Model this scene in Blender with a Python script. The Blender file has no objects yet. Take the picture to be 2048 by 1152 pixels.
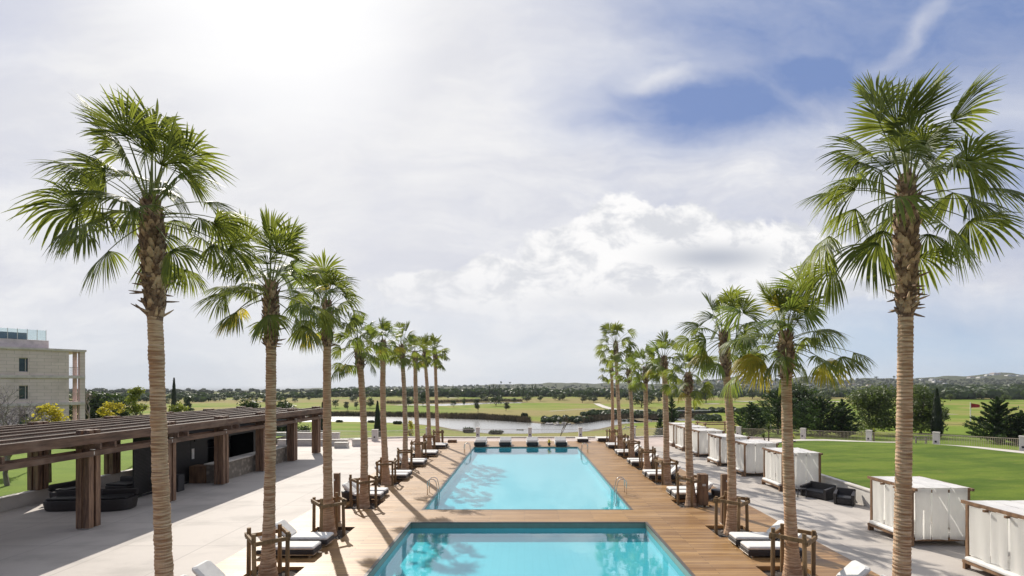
import bpy, math, random
import numpy as np
from mathutils import Vector, Matrix, noise as mnoise

S = bpy.context.scene
R = math.radians
# ------------------------------------------------------------------ camera
FPX, VX, VY, H = 960.0, 1049.0, 770.0, 6.0      # focal length (px of a 2048 frame), vanishing point, eye height
cam_d = bpy.data.cameras.new("Camera")
cam = bpy.data.objects.new("Camera", cam_d)
S.collection.objects.link(cam)
cam_d.sensor_width = 36
cam_d.lens = FPX / 2048 * 36
cam_d.shift_x = (1024 - VX) / 2048
cam_d.shift_y = (VY - 576) / 2048
cam_d.clip_start = 0.1
cam_d.clip_end = 20000
cam.location = (0, 0, H)
cam.rotation_euler = (R(90), 0, 0)
S.camera = cam
S.render.resolution_x, S.render.resolution_y = 1024, 576
S.render.engine = 'CYCLES'
S.view_settings.view_transform = 'Standard'
S.view_settings.look = 'None'
S.view_settings.exposure = 0.0
S.view_settings.gamma = 1
try:
    S.cycles.max_bounces = 8; S.cycles.transparent_max_bounces = 16
    S.cycles.caustics_reflective = False; S.cycles.caustics_refractive = False
    S.cycles.volume_bounces = 0
except Exception: pass
# ------------------------------------------------------------------ sun
SUN_AZ, SUN_EL = R(27.5), R(37)          # to the left of +Y, above the horizon
to_sun = Vector((-math.sin(SUN_AZ)*math.cos(SUN_EL), math.cos(SUN_AZ)*math.cos(SUN_EL), math.sin(SUN_EL)))
sd = bpy.data.lights.new("Sun", 'SUN'); sd.energy = 5.0; sd.angle = R(0.6); sd.color = (1.0, 0.93, 0.83)
so = bpy.data.objects.new("Sun", sd); S.collection.objects.link(so)
so.rotation_euler = (-to_sun).to_track_quat('-Z', 'Y').to_euler()
so.location = (-20, 40, 40)

# ------------------------------------------------------------------ node helpers
class NT:
    def __init__(s, tree): s.t = tree; s.n = tree.nodes; s.l = tree.links
    def node(s, typ, **kw):
        nd = s.n.new(typ)
        for k, v in kw.items(): setattr(nd, k, v)
        return nd
    def put(s, sock, v):
        if isinstance(v, bpy.types.NodeSocket): s.l.new(v, sock)
        elif v is not None:
            if isinstance(v, (tuple, list)) and len(v) == 3 and sock.type == 'RGBA': v = (*v, 1)
            sock.default_value = v
    def m(s, op, a, b=None, c=None, clamp=False):
        nd = s.node('ShaderNodeMath', operation=op, use_clamp=clamp)
        s.put(nd.inputs[0], a)
        if b is not None: s.put(nd.inputs[1], b)
        if c is not None: s.put(nd.inputs[2], c)
        return nd.outputs[0]
    def mix(s, f, a, b, mode='MIX'):
        nd = s.node('ShaderNodeMix', data_type='RGBA', blend_type=mode, clamp_factor=True)
        s.put(nd.inputs[0], f); s.put(nd.inputs[6], a); s.put(nd.inputs[7], b)
        return nd.outputs[2]
    def noise(s, vec, scale, detail=4, rough=.55, dist=0, col=False):
        nd = s.node('ShaderNodeTexNoise')
        s.put(nd.inputs['Vector'], vec); nd.inputs['Scale'].default_value = scale
        nd.inputs['Detail'].default_value = detail; nd.inputs['Roughness'].default_value = rough
        nd.inputs['Distortion'].default_value = dist
        return nd.outputs['Color' if col else 'Fac']
    def mapr(s, v, a, b, c=0, d=1, smooth=True):
        nd = s.node('ShaderNodeMapRange'); nd.interpolation_type = 'SMOOTHSTEP' if smooth else 'LINEAR'
        s.put(nd.inputs[0], v)
        for i, x in enumerate((a, b, c, d)): s.put(nd.inputs[i+1], x)
        return nd.outputs[0]
    def scalev(s, vec, sc, off=(0,0,0)):
        nd = s.node('ShaderNodeMapping'); s.put(nd.inputs[0], vec)
        nd.inputs['Scale'].default_value = sc; nd.inputs['Location'].default_value = off
        return nd.outputs[0]
    def sep(s, v):
        nd = s.node('ShaderNodeSeparateXYZ'); s.put(nd.inputs[0], v); return nd.outputs
    def comb(s, x, y, z):
        nd = s.node('ShaderNodeCombineXYZ')
        for i, v in enumerate((x, y, z)): s.put(nd.inputs[i], v)
        return nd.outputs[0]

# ------------------------------------------------------------------ world: Nishita sky + clouds laid out by direction
W = bpy.data.worlds.new("World"); S.world = W; W.use_nodes = True
w = NT(W.node_tree); w.n.clear()
sky = w.node('ShaderNodeTexSky'); sky.sky_type = 'NISHITA'; sky.sun_disc = False
sky.sun_elevation = SUN_EL; sky.sun_rotation = -SUN_AZ
sky.air_density = 1.0; sky.dust_density = 1.2; sky.ozone_density = 2.0
tc = w.node('ShaderNodeTexCoord')
D = tc.outputs['Generated']
dx, dy, dz = w.sep(D)[:3]
wy = w.m('MAXIMUM', dy, 0.22)
U0 = w.m('DIVIDE', dx, wy); V0 = w.m('DIVIDE', w.m('ABSOLUTE', dz), wy)
P0 = w.comb(U0, V0, 0)
nd = w.node('ShaderNodeVectorMath', operation='SUBTRACT')
w.put(nd.inputs[0], w.noise(P0, 2.6, 5, .55, col=True)); nd.inputs[1].default_value = (.5, .5, .5)
n2 = w.node('ShaderNodeVectorMath', operation='MULTIPLY_ADD')
w.put(n2.inputs[0], nd.outputs[0]); n2.inputs[1].default_value = (.30, .17, 0); w.put(n2.inputs[2], P0)
P1 = n2.outputs[0]
U, V = w.sep(P1)[:2]
def blob(px, py, rx, ry, e0=1.0, e1=0.0, rot=0, u=None, v=None):
    """soft ellipse in direction space, centre and radii given on the photo's scale"""
    u = u or U; v = v or V
    du = w.m('SUBTRACT', u, (px-VX)/FPX); dv = w.m('SUBTRACT', v, (VY-py)/FPX)
    c, s_ = math.cos(rot), math.sin(rot)
    a = w.m('ADD', w.m('MULTIPLY', du, c), w.m('MULTIPLY', dv, s_))
    b = w.m('SUBTRACT', w.m('MULTIPLY', dv, c), w.m('MULTIPLY', du, s_))
    a = w.m('DIVIDE', a, rx/FPX); b = w.m('DIVIDE', b, ry/FPX)
    r = w.m('SQRT', w.m('ADD', w.m('MULTIPLY', a, a), w.m('MULTIPLY', b, b)))
    return w.mapr(r, e0, e1, 0, 1)
# streaky high cloud
st = w.noise(w.scalev(P1, (1.2, 2.8, 1), (3.1, 1.2, 0)), 1.5, 10, .66, .3)
fine = w.noise(w.scalev(P1, (1, 1.8, 1), (7, 2, 0)), 6.0, 8, .62)
blue = w.m('MAXIMUM', w.m('MULTIPLY', blob(1400, 205, 520, 165, e1=-.1), 1.18), w.m('MULTIPLY', blob(1780, 0, 960, 400, e1=.2), .92))
blue = w.m('MAXIMUM', blue, w.m('MULTIPLY', blob(1640, 140, 440, 150, e1=0), 1.15))
blue = w.m('MAXIMUM', blue, w.m('MULTIPLY', blob(1230, 230, 200, 80, e1=0), .9))
blue = w.m('MAXIMUM', blue, w.m('MULTIPLY', blob(-10, 40, 300, 210), .75))
blue = w.m('MAXIMUM', blue, w.m('MULTIPLY', blob(2000, 690, 800, 170, e1=.2), .85))
blue = w.m('MAXIMUM', blue, w.m('MULTIPLY', blob(2060, 330, 340, 300), .62))
cover = w.m('SUBTRACT', 1.0, blue)
cover = w.m('ADD', cover, w.m('MULTIPLY', w.m('SUBTRACT', st, .5), .75))
cover = w.m('ADD', cover, w.m('MULTIPLY', w.m('SUBTRACT', fine, .5), .55))
wisp = w.m('MAXIMUM', w.m('MULTIPLY', blob(1840, 55, 150, 48, rot=.95), .8), w.m('MULTIPLY', blob(1300, 152, 110, 34, rot=.12), .9))
cover = w.m('ADD', cover, w.m('MULTIPLY', wisp, .55), clamp=True)
cover = w.mapr(cover, .0, 1.0, smooth=False)
# grey / white modulation of the veil
rt = w.node('ShaderNodeMapping'); w.put(rt.inputs[0], P1); rt.inputs['Rotation'].default_value = (0, 0, .5); rt.inputs['Scale'].default_value = (.9, 3.4, 1)
g0 = w.noise(rt.outputs[0], 2.2, 10, .62, .4)
g1 = w.m('ADD', w.m('MULTIPLY', w.noise(w.scalev(P1, (1.0, 2.6, 1), (1.7, 5.2, 0)), 1.9, 8, .6), .6), w.m('MULTIPLY', g0, .4))
shade = w.mapr(g1, .38, .62, 0, 1)
veil = w.mix(shade, (6.5, 6.7, 7.6), (9.1, 9.1, 9.25))
low = w.mapr(V0, .26, .02, 0, .85)
veil = w.mix(low, veil, w.mix(shade, (7.8, 8.15, 8.6), (9.1, 9.2, 9.35)))
# blue from the sky texture, kept in the picture's range
skyc = w.mix(1.0, sky.outputs[0], (1.05, .93, .98), 'MULTIPLY')
bluec = w.mix(.80, skyc, (2.0, 3.0, 5.8))
lowb = w.mapr(V, .30, .05)
bluec = w.mix(lowb, bluec, (4.9, 6.3, 8.0))
back = w.mapr(dy, .25, -.35)
bluec = w.mix(back, bluec, (1.3, 2.1, 4.2))
col = w.mix(cover, bluec, veil)
# behind the viewer: fewer clouds, deeper sky
backcol = w.mix(w.mapr(st, .4, .65), (1.7, 2.4, 4.2), (4.9, 5.0, 5.5))
# cumulus bank
nc = w.noise(w.scalev(P0, (1, 1.2, 1), (4.0, 9, 0)), 5.6, 12, .66, .25)
ncv = w.m('MULTIPLY', w.m('SUBTRACT', nc, .5), 1.7)
def puff(px, py, rx, ry):
    du = w.m('DIVIDE', w.m('SUBTRACT', U0, (px-VX)/FPX), rx/FPX); dv = w.m('DIVIDE', w.m('SUBTRACT', V0, (VY-py)/FPX), ry/FPX)
    r = w.m('SQRT', w.m('ADD', w.m('MULTIPLY', du, du), w.m('MULTIPLY', dv, dv)))
    return w.m('SUBTRACT', 1.0, r)
pf = None
for a in ((1245, 500, 130, 105), (1370, 455, 90, 58), (1450, 490, 120, 60), (1010, 570, 120, 70), (1120, 540, 120, 80), (1300, 560, 300, 75), (1550, 540, 160, 50), (1620, 565, 210, 60), (1500, 515, 210, 80), (880, 580, 150, 45), (1150, 590, 380, 55)):
    pf = puff(*a) if pf is None else w.m('MAXIMUM', pf, puff(*a))
pfn = w.m('ADD', pf, ncv)
cum = w.mapr(pfn, .02, .20, 0, .92)
fade = w.mapr(V0, .08, .27, 0, 1)
cum = w.m('MULTIPLY', cum, fade)
under = w.m('MAXIMUM', blob(1430, 515, 200, 45, u=U0, v=V0), w.m('MULTIPLY', blob(1300, 610, 420, 40, u=U0, v=V0), .7))
nsh = w.noise(w.scalev(P0, (1, 1.5, 1), (2, 3, 0)), 11, 10, .62, .3)
cumc = w.mix(w.m('MULTIPLY', w.m('MAXIMUM', under, w.mapr(nsh, .42, .62, 0, .6)), 1.0), (10.3, 10.2, 10.1), (5.2, 5.5, 6.2))
col = w.mix(cum, col, cumc)
# glow of the veiled sun
nd = w.node('ShaderNodeVectorMath', operation='DOT_PRODUCT')
w.put(nd.inputs[0], D); nd.inputs[1].default_value = tuple(to_sun)
ca = nd.outputs['Value']
col = w.mix(w.mapr(ca, .78, 1.0, 0, .6), col, (8.9, 8.85, 8.95))
col = w.mix(w.mapr(ca, .962, 1.004, 0, .85), col, (10.9, 10.85, 10.8))
col = w.mix(back, col, backcol)
grd = w.mapr(dz, .0, -.02)
col = w.mix(grd, col, (1.2, 1.2, 1.0))
bg = w.node('ShaderNodeBackground'); w.put(bg.inputs[0], col); bg.inputs[1].default_value = 0.1
wo = w.node('ShaderNodeOutputWorld'); w.l.new(bg.outputs[0], wo.inputs[0])

# ------------------------------------------------------------------ materials
MATS = {}
def newmat(name):
    m = bpy.data.materials.new(name); m.use_nodes = True; t = NT(m.node_tree)
    b = t.n.get('Principled BSDF'); MATS[name] = m
    return m, t, b
def objco(t):
    return t.node('ShaderNodeTexCoord').outputs['Object']
def geoco(t):
    return t.node('ShaderNodeNewGeometry').outputs['Position']
def bump(t, b, h, s=.3, d=.02):
    n = t.node('ShaderNodeBump'); n.inputs['Strength'].default_value = s; n.inputs['Distance'].default_value = d
    t.put(n.inputs['Height'], h); t.l.new(n.outputs[0], b.inputs['Normal'])
def simple(name, c1, c2=None, rough=.6, scale=4, sc=(1,1,1), metal=0, bmp=.15, spec=.5, world=False, detail=5):
    m, t, b = newmat(name)
    co = t.scalev(geoco(t) if world else objco(t), sc)
    n = t.noise(co, scale, detail, .6)
    c2 = c2 or tuple(x*.75 for x in c1)
    t.put(b.inputs['Base Color'], t.mix(t.mapr(n, .3, .7), c2, c1))
    b.inputs['Roughness'].default_value = rough; b.inputs['Metallic'].default_value = metal
    b.inputs['Specular IOR Level'].default_value = spec
    if bmp: bump(t, b, n, bmp)
    return m
def leafmat(name, c1, c2, tr, trf=.35, scale=1.2, rough=.5, rand=.25):
    m, t, b = newmat(name)
    n = t.noise(objco(t), scale, 4, .6)
    oi = t.node('ShaderNodeObjectInfo').outputs['Random']
    c = t.mix(t.mapr(n, .3, .7), c2, c1)
    c = t.mix(t.m('MULTIPLY', oi, rand), c, tuple(x*.45 for x in c2))
    t.put(b.inputs['Base Color'], c); b.inputs['Roughness'].default_value = rough
    b.inputs['Specular IOR Level'].default_value = .35
    tl = t.node('ShaderNodeBsdfTranslucent'); t.put(tl.inputs[0], t.mix(t.mapr(n, .3, .7), tuple(x*.6 for x in tr), tr))
    mx = t.node('ShaderNodeMixShader'); mx.inputs[0].default_value = trf
    t.l.new(b.outputs[0], mx.inputs[1]); t.l.new(tl.outputs[0], mx.inputs[2])
    t.l.new(mx.outputs[0], t.n['Material Output'].inputs[0])
    return m
M = {}
M['frond'] = leafmat('palm_leaf', (.115,.15,.035), (.055,.08,.02), (.40,.46,.06), .38, 1.1, .5, .1)
M['frond2'] = leafmat('palm_leaf_young', (.12,.17,.035), (.055,.095,.022), (.40,.50,.07), .40, 1.1, .42, .1)
M['yellow'] = leafmat('yellow_palm_leaf', (.45,.36,.05), (.20,.22,.04), (.80,.66,.06), .45, 1.5, .5, 0)
M['petiole'] = simple('palm_stalk', (.24,.26,.09), (.13,.15,.05), .75, 6, spec=.15)
M['boots'] = simple('old_leaf_bases', (.34,.23,.16), (.10,.06,.045), .85, 9, bmp=.5, spec=.2)
M['boots2'] = simple('cut_leaf_bases', (.62,.45,.31), (.34,.22,.14), .8, 9, bmp=.3, spec=.2)
M['dleaf'] = leafmat('dark_leaf', (.06,.09,.03), (.03,.05,.018), (.12,.19,.04), .25, .25)
M['oleaf'] = leafmat('olive_leaf', (.085,.10,.05), (.045,.06,.03), (.15,.19,.06), .22, .3)
M['mleaf'] = leafmat('bushy_leaf', (.10,.13,.035), (.05,.075,.02), (.22,.30,.06), .3, .5)
M['yleaf'] = leafmat('autumn_leaf', (.50,.42,.04), (.24,.25,.035), (.80,.70,.07), .42, 1.3, .5, .1)
M['ygleaf'] = leafmat('turning_leaf', (.22,.27,.05), (.10,.14,.03), (.45,.5,.09), .4, 1.3, .5, .1)
M['conif'] = leafmat('conifer_needle', (.045,.085,.03), (.022,.045,.018), (.12,.2,.05), .25, .5)
M['bark'] = simple('bark', (.20,.15,.11), (.09,.065,.05), .9, 6, (1,1,.25), bmp=.4, spec=.2)
M['greybark'] = simple('grey_bark', (.34,.30,.30), (.18,.15,.15), .9, 6, (1,1,.3), bmp=.3, spec=.2)
M['white_metal'] = simple('cream_metal', (.72,.70,.66), None, .45, 3)
M['tan_metal'] = simple('tan_metal', (.42,.37,.28), None, .5, 3)
M['wicker'] = None
M['cushion'] = simple('white_cushion', (.80,.79,.76), (.70,.69,.67), .85, 5, bmp=.25)
M['ccover'] = simple('grey_white_cushion', (.74,.71,.67), (.62,.60,.57), .85, 5, bmp=.25)
M['wall'] = simple('white_plaster', (.72,.69,.64), (.60,.57,.53), .8, 1.2, bmp=.1)
M['coping'] = simple('pale_stone_coping', (.70,.66,.60), (.55,.52,.47), .75, 2)
M['dark'] = simple('black_paint', (.018,.018,.02), (.010,.010,.012), .5, 3, bmp=.05)
M['darkgrey'] = simple('dark_grey_panel', (.05,.052,.058), (.03,.03,.035), .55, 2, bmp=.05)
M['cabwood'] = simple('brown_stained_wood', (.28,.165,.09), (.14,.08,.045), .65, 6, (1,1,.25), bmp=.3)
M['olwood'] = simple('stake_wood', (.30,.19,.09), (.13,.085,.04), .75, 7, (1,1,.2), bmp=.4)
M['soil'] = simple('pit_soil', (.07,.055,.045), (.03,.025,.02), .95, 9, bmp=.6)
M['steel'] = simple('polished_steel', (.75,.74,.72), (.65,.63,.6), .18, 3, metal=1, bmp=0)
M['stonewall'] = None
M['rock'] = simple('pale_rock', (.55,.51,.46), (.30,.28,.26), .9, 1.5, bmp=.6)
M['sand'] = simple('bunker_sand', (.62,.56,.45), None, .95, .5, world=True)
M['pathm'] = simple('cart_path', (.66,.62,.56), None, .9, .5, world=True)
M['reed'] = simple('dry_reed', (.26,.19,.11), (.10,.085,.045), .9, .12, world=True, bmp=0)
M['white'] = simple('white_render', (.78,.76,.73), (.66,.64,.62), .8, 2, bmp=0)
M['roofm'] = simple('terracotta_roof', (.40,.22,.15), None, .85, 2, bmp=0)
M['winglass'] = simple('dark_window_glass', (.05,.09,.10), (.03,.05,.06), .08, 2, bmp=0)
M['red'] = simple('red_cloth', (.42,.02,.035), (.25,.012,.02), .8, 4)
M['pole'] = simple('white_pole', (.85,.84,.8), None, .4, 4, bmp=0)
M['pot'] = simple('dark_pot', (.05,.04,.06), None, .5, 4)
M['cyp'] = leafmat('cypress_leaf', (.028,.045,.022), (.014,.024,.012), (.05,.08,.03), .15, .8)
M['lamp'] = simple('white_lamp_housing', (.85,.85,.83), None, .3, 4, bmp=0)
M['lead'] = simple('teal_roof_box', (.06,.13,.17), None, .5, 3, bmp=0)

# palm trunk: ring scars
m, t, b = newmat('palm_trunk'); M['trunk'] = m
co = objco(t)
n1 = t.noise(t.scalev(co, (1.2,1.2,17)), 1.7, 5, .6, .2)
n2_ = t.noise(t.scalev(co, (3,3,.9)), 1.0, 4, .6)
n3 = t.noise(t.scalev(co, (2,2,30)), 1.6, 3, .6, .3)
c = t.mix(t.mapr(n1, .38, .62), (.29,.17,.10), (.70,.52,.36))
oi = t.node('ShaderNodeObjectInfo').outputs['Random']; c = t.mix(t.m('MULTIPLY', oi, .5), c, (.60,.35,.20))
c = t.mix(t.m('MULTIPLY', t.mapr(n3, .60, .74), .75), c, (.085,.05,.035))
c = t.mix(t.m('MULTIPLY', t.mapr(n2_, .45, .7), .45), c, (.50,.27,.15))
t.put(b.inputs['Base Color'], c); b.inputs['Roughness'].default_value = .85; b.inputs['Specular IOR Level'].default_value = .2
bump(t, b, t.m('SUBTRACT', n1, n3), .7, .03)

# wicker
m, t, b = newmat('black_wicker'); M['wicker'] = m
wv = t.node('ShaderNodeTexWave'); wv.wave_type = 'BANDS'; wv.bands_direction = 'Z'; t.put(wv.inputs['Vector'], objco(t)); wv.inputs['Scale'].default_value = 12
wv.inputs['Distortion'].default_value = 1.5
t.put(b.inputs['Base Color'], t.mix(wv.outputs[1], (.012,.010,.011), (.045,.038,.036)))
b.inputs['Roughness'].default_value = .5; bump(t, b, wv.outputs[1], .6, .01)

# canvas: bright translucent cloth
def canvas(name, c1, c2, trf):
    m, t, b = newmat(name)
    n = t.noise(objco(t), 1.3, 4, .55)
    c = t.mix(t.mapr(n, .3, .7), c2, c1)
    t.put(b.inputs['Base Color'], c); b.inputs['Roughness'].default_value = .85; b.inputs['Specular IOR Level'].default_value = .2
    tl = t.node('ShaderNodeBsdfTranslucent'); t.put(tl.inputs[0], c)
    mx = t.node('ShaderNodeMixShader'); mx.inputs[0].default_value = trf
    t.l.new(b.outputs[0], mx.inputs[1]); t.l.new(tl.outputs[0], mx.inputs[2]); t.l.new(mx.outputs[0], t.n['Material Output'].inputs[0])
    return m
M['canvas'] = canvas('white_canvas', (.93,.92,.88), (.89,.88,.84), .5)
M['roofcanvas'] = canvas('roof_canvas', (.84,.83,.82), (.70,.69,.69), .25)

# timber deck: planks run along X
m, t, b = newmat('deck_planks'); M['deck'] = m
P = geoco(t)
br = t.node('ShaderNodeTexBrick'); t.put(br.inputs['Vector'], P)
br.offset = .5; br.inputs['Scale'].default_value = 1; br.inputs['Brick Width'].default_value = 3.1; br.inputs['Row Height'].default_value = .145
br.inputs['Mortar Size'].default_value = .009; br.inputs['Mortar Smooth'].default_value = .2; br.inputs['Bias'].default_value = 0
br.inputs['Color1'].default_value = (.25,.13,.045,1); br.inputs['Color2'].default_value = (.50,.29,.11,1); br.inputs['Mortar'].default_value = (.05,.03,.02,1)
gr = t.noise(t.scalev(P, (1.2, 30, 1)), 2.0, 5, .65)
bl = t.noise(t.scalev(P, (.35, 1.2, 1)), 1.0, 5, .6)
c = t.mix(t.mapr(gr, .3, .7, 0, .45), br.outputs[0], (.20,.11,.05))
c = t.mix(t.mapr(bl, .42, .75, 0, .4), c, (.48,.33,.20))
t.put(b.inputs['Base Color'], c); b.inputs['Roughness'].default_value = .42; b.inputs['Specular IOR Level'].default_value = .5
t.put(b.inputs['Roughness'], t.mapr(bl, .3, .7, .36, .52))
bump(t, b, t.m('SUBTRACT', t.m('MULTIPLY', gr, .3), br.outputs[1]), .35, .01)

# paving: big slabs with stains
def paving(name, ca, cb, mort, w1=1.2):
    m, t, b = newmat(name); P = geoco(t)
    br = t.node('ShaderNodeTexBrick'); t.put(br.inputs['Vector'], P)
    br.offset = 0; br.inputs['Scale'].default_value = 1; br.inputs['Brick Width'].default_value = w1*2.5; br.inputs['Row Height'].default_value = w1*2.5
    br.inputs['Mortar Size'].default_value = .018; br.inputs['Color1'].default_value = (*ca,1); br.inputs['Color2'].default_value = (*cb,1); br.inputs['Mortar'].default_value = (*mort,1)
    n = t.noise(t.scalev(P, (.35,.55,1)), 1.0, 7, .62, .5); n2 = t.noise(P, 30, 4, .7); n3 = t.noise(t.scalev(P, (.12, .5, 1)), 1.3, 5, .6)
    c = t.mix(t.mapr(n, .42, .72, 0, .7), br.outputs[0], tuple(x*.68 for x in ca))
    c = t.mix(t.mapr(n3, .5, .75, 0, .35), c, tuple(min(1, x*1.18) for x in cb))
    c = t.mix(t.mapr(n2, .35, .65, 0, .22), c, tuple(x*.6 for x in ca))
    t.put(b.inputs['Base Color'], c); b.inputs['Roughness'].default_value = .7; b.inputs['Specular IOR Level'].default_value = .3
    bump(t, b, n2, .15, .01)
    return m
M['paving'] = paving('terrace_paving', (.50,.46,.42), (.55,.505,.46), (.31,.28,.26))
M['pinkpav'] = paving('far_terrace_paving', (.56,.46,.41), (.60,.50,.45), (.40,.34,.30))

# grass
def grass(name, c1, c2, c3, s=1.0):
    m, t, b = newmat(name); P = geoco(t)
    n = t.noise(t.scalev(P, (.25*s,.5*s,1)), 1.0, 6, .6); n2 = t.noise(P, 18*s, 5, .7); n3 = t.noise(t.scalev(P, (.8*s, 2.5*s, 1)), 1.0, 4, .6)
    c = t.mix(t.mapr(n, .35, .65), c1, c2); c = t.mix(t.mapr(n3, .5, .75, 0, .5), c, c3)
    c = t.mix(t.mapr(n2, .35, .7, 0, .5), c, tuple(x*.5 for x in c1))
    t.put(b.inputs['Base Color'], c); b.inputs['Roughness'].default_value = .9; b.inputs['Specular IOR Level'].default_value = .15
    bump(t, b, n2, .8, .04)
    return m
M['x'] = None; M['lawn'] = grass('mown_lawn', (.085,.145,.016), (.165,.23,.028), (.23,.23,.055))
M['lawn2'] = grass('bright_lawn', (.15,.235,.03), (.20,.29,.035), (.24,.28,.06))

# pool tiles and water
m, t, b = newmat('pool_tiles'); M['pool'] = m
P = geoco(t)
br = t.node('ShaderNodeTexBrick'); br.offset = 0; t.put(br.inputs['Vector'], P); br.inputs['Scale'].default_value = 1
br.inputs['Brick Width'].default_value = .3; br.inputs['Row Height'].default_value = .3; br.inputs['Mortar Size'].default_value = .012
br.inputs['Color1'].default_value = (.66,.82,.83,1); br.inputs['Color2'].default_value = (.69,.84,.85,1); br.inputs['Mortar'].default_value = (.62,.78,.79,1)
t.put(b.inputs['Base Color'], br.outputs[0]); b.inputs['Roughness'].default_value = .5
m, t, b = newmat('pool_rim'); M['rim'] = m
b.inputs['Base Color'].default_value = (.10,.085,.075,1); b.inputs['Roughness'].default_value = .35
m, t, b = newmat('pool_waterline_tiles'); M['wtile'] = m
n = t.noise(geoco(t), 5, 3); t.put(b.inputs['Base Color'], t.mix(n, (.20,.25,.20), (.28,.33,.27))); b.inputs['Roughness'].default_value = .3
def watermat(name, tint, scale, bs, murk=None, ior=1.45, sc=(1,1,1), rg=.03):
    m, t, b = newmat(name); t.n.remove(b)
    P = geoco(t)
    n = t.noise(t.scalev(P, sc), scale, 3, .5, .3)
    bp = t.node('ShaderNodeBump'); bp.inputs['Strength'].default_value = bs; bp.inputs['Distance'].default_value = .02; t.put(bp.inputs['Height'], n)
    fr = t.node('ShaderNodeFresnel'); bf = t.node('ShaderNodeNewGeometry').outputs['Backfacing']; t.put(fr.inputs[0], t.m('ADD', ior, t.m('MULTIPLY', bf, 1/ior-ior))); t.l.new(bp.outputs[0], fr.inputs['Normal'])
    gl = t.node('ShaderNodeBsdfGlossy'); gl.inputs['Roughness'].default_value = rg; t.l.new(bp.outputs[0], gl.inputs['Normal']); gl.inputs['Color'].default_value = (1,1,1,1)
    if murk: tr = t.node('ShaderNodeBsdfDiffuse'); tr.inputs[0].default_value = (*murk,1)
    else: tr = t.node('ShaderNodeBsdfTransparent'); tr.inputs[0].default_value = (*tint,1)
    mx = t.node('ShaderNodeMixShader'); t.l.new(fr.outputs[0], mx.inputs[0]); t.l.new(tr.outputs[0], mx.inputs[1]); t.l.new(gl.outputs[0], mx.inputs[2])
    t.l.new(mx.outputs[0], t.n['Material Output'].inputs[0])
    return m
M['water'] = watermat('pool_water', (.34,.84,.92), 1.3, .16, None, 2.5)
M['lake'] = watermat('lake_water', None, .8, .9, (.16,.16,.15), 2.4, (1,.35,1), .22)

# terrain
m, t, b = newmat('golf_ground'); M['ground'] = m
P = geoco(t)
at_ = t.node('ShaderNodeAttribute'); at_.attribute_name = 'cover'
cr, cg, cb = [x for x in t.node('ShaderNodeSeparateColor').outputs][:3] if False else (None, None, None)
sc_ = t.node('ShaderNodeSeparateColor'); t.l.new(at_.outputs['Color'], sc_.inputs[0]); cr, cg, cb = sc_.outputs[:3]
n1 = t.noise(t.scalev(P, (.012,.03,1)), 1.0, 6, .6, .6); n2 = t.noise(t.scalev(P, (.05,.12,1)), 1.0, 6, .65); n3 = t.noise(P, .9, 5, .7)
gcol = t.mix(t.mapr(n1, .35, .65), (.165,.24,.03), (.29,.34,.05))
tan = t.mix(n2, (.25,.215,.075), (.36,.29,.12))
c = t.mix(t.m('ADD', cg, t.mapr(n1, .42, .60, 0, .8), clamp=True), gcol, tan)
c = t.mix(t.mapr(n2, .55, .75, 0, .5), c, (.10,.13,.035))
c = t.mix(t.mapr(n3, .35, .7, 0, .3), c, (.06,.08,.02))
scr = t.mix(t.mapr(n2, .35, .65), (.040,.052,.026), (.105,.11,.055))
c = t.mix(cr, c, scr); c = t.mix(cb, c, (.19,.15,.09))
t.put(b.inputs['Base Color'], c); b.inputs['Roughness'].default_value = .95; b.inputs['Specular IOR Level'].default_value = .1

# stone facing of bar
m, t, b = newmat('stone_facing'); M['stonewall'] = m
vo = t.node('ShaderNodeTexVoronoi'); t.put(vo.inputs['Vector'], objco(t)); vo.inputs['Scale'].default_value = 3.2
n = t.noise(objco(t), 7, 5, .6)
c = t.mix(t.mapr(vo.outputs['Distance'], .1, .6), (.42,.37,.30), (.22,.19,.155)); c = t.mix(t.mapr(n, .3, .7, 0, .4), c, (.14,.12,.10))
t.put(b.inputs['Base Color'], c); b.inputs['Roughness'].default_value = .85; bump(t, b, n, .4)
# pergola timber
m, t, b = newmat('pergola_timber'); M['perg'] = m
n = t.noise(t.scalev(geoco(t), (7,.6,5)), 1.3, 5, .65); n2 = t.noise(geoco(t), 1.1, 3)
c = t.mix(t.mapr(n, .3, .7), (.065,.036,.024), (.20,.12,.08)); c = t.mix(t.mapr(n2, .5, .7, 0, .5), c, (.24,.17,.13))
t.put(b.inputs['Base Color'], c); b.inputs['Roughness'].default_value = .6; bump(t, b, n, .3)
M['pergd'] = simple('dark_slat_timber', (.075,.045,.032), (.035,.02,.014), .7, 5, world=True)
m, t, b = newmat('pergola_post_timber'); M['perp'] = m
n = t.noise(t.scalev(objco(t), (9,9,.8)), 1.3, 5, .65)
t.put(b.inputs['Base Color'], t.mix(t.mapr(n, .3, .7), (.10,.055,.035), (.30,.18,.11))); b.inputs['Roughness'].default_value = .6; bump(t, b, n, .3)
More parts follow.
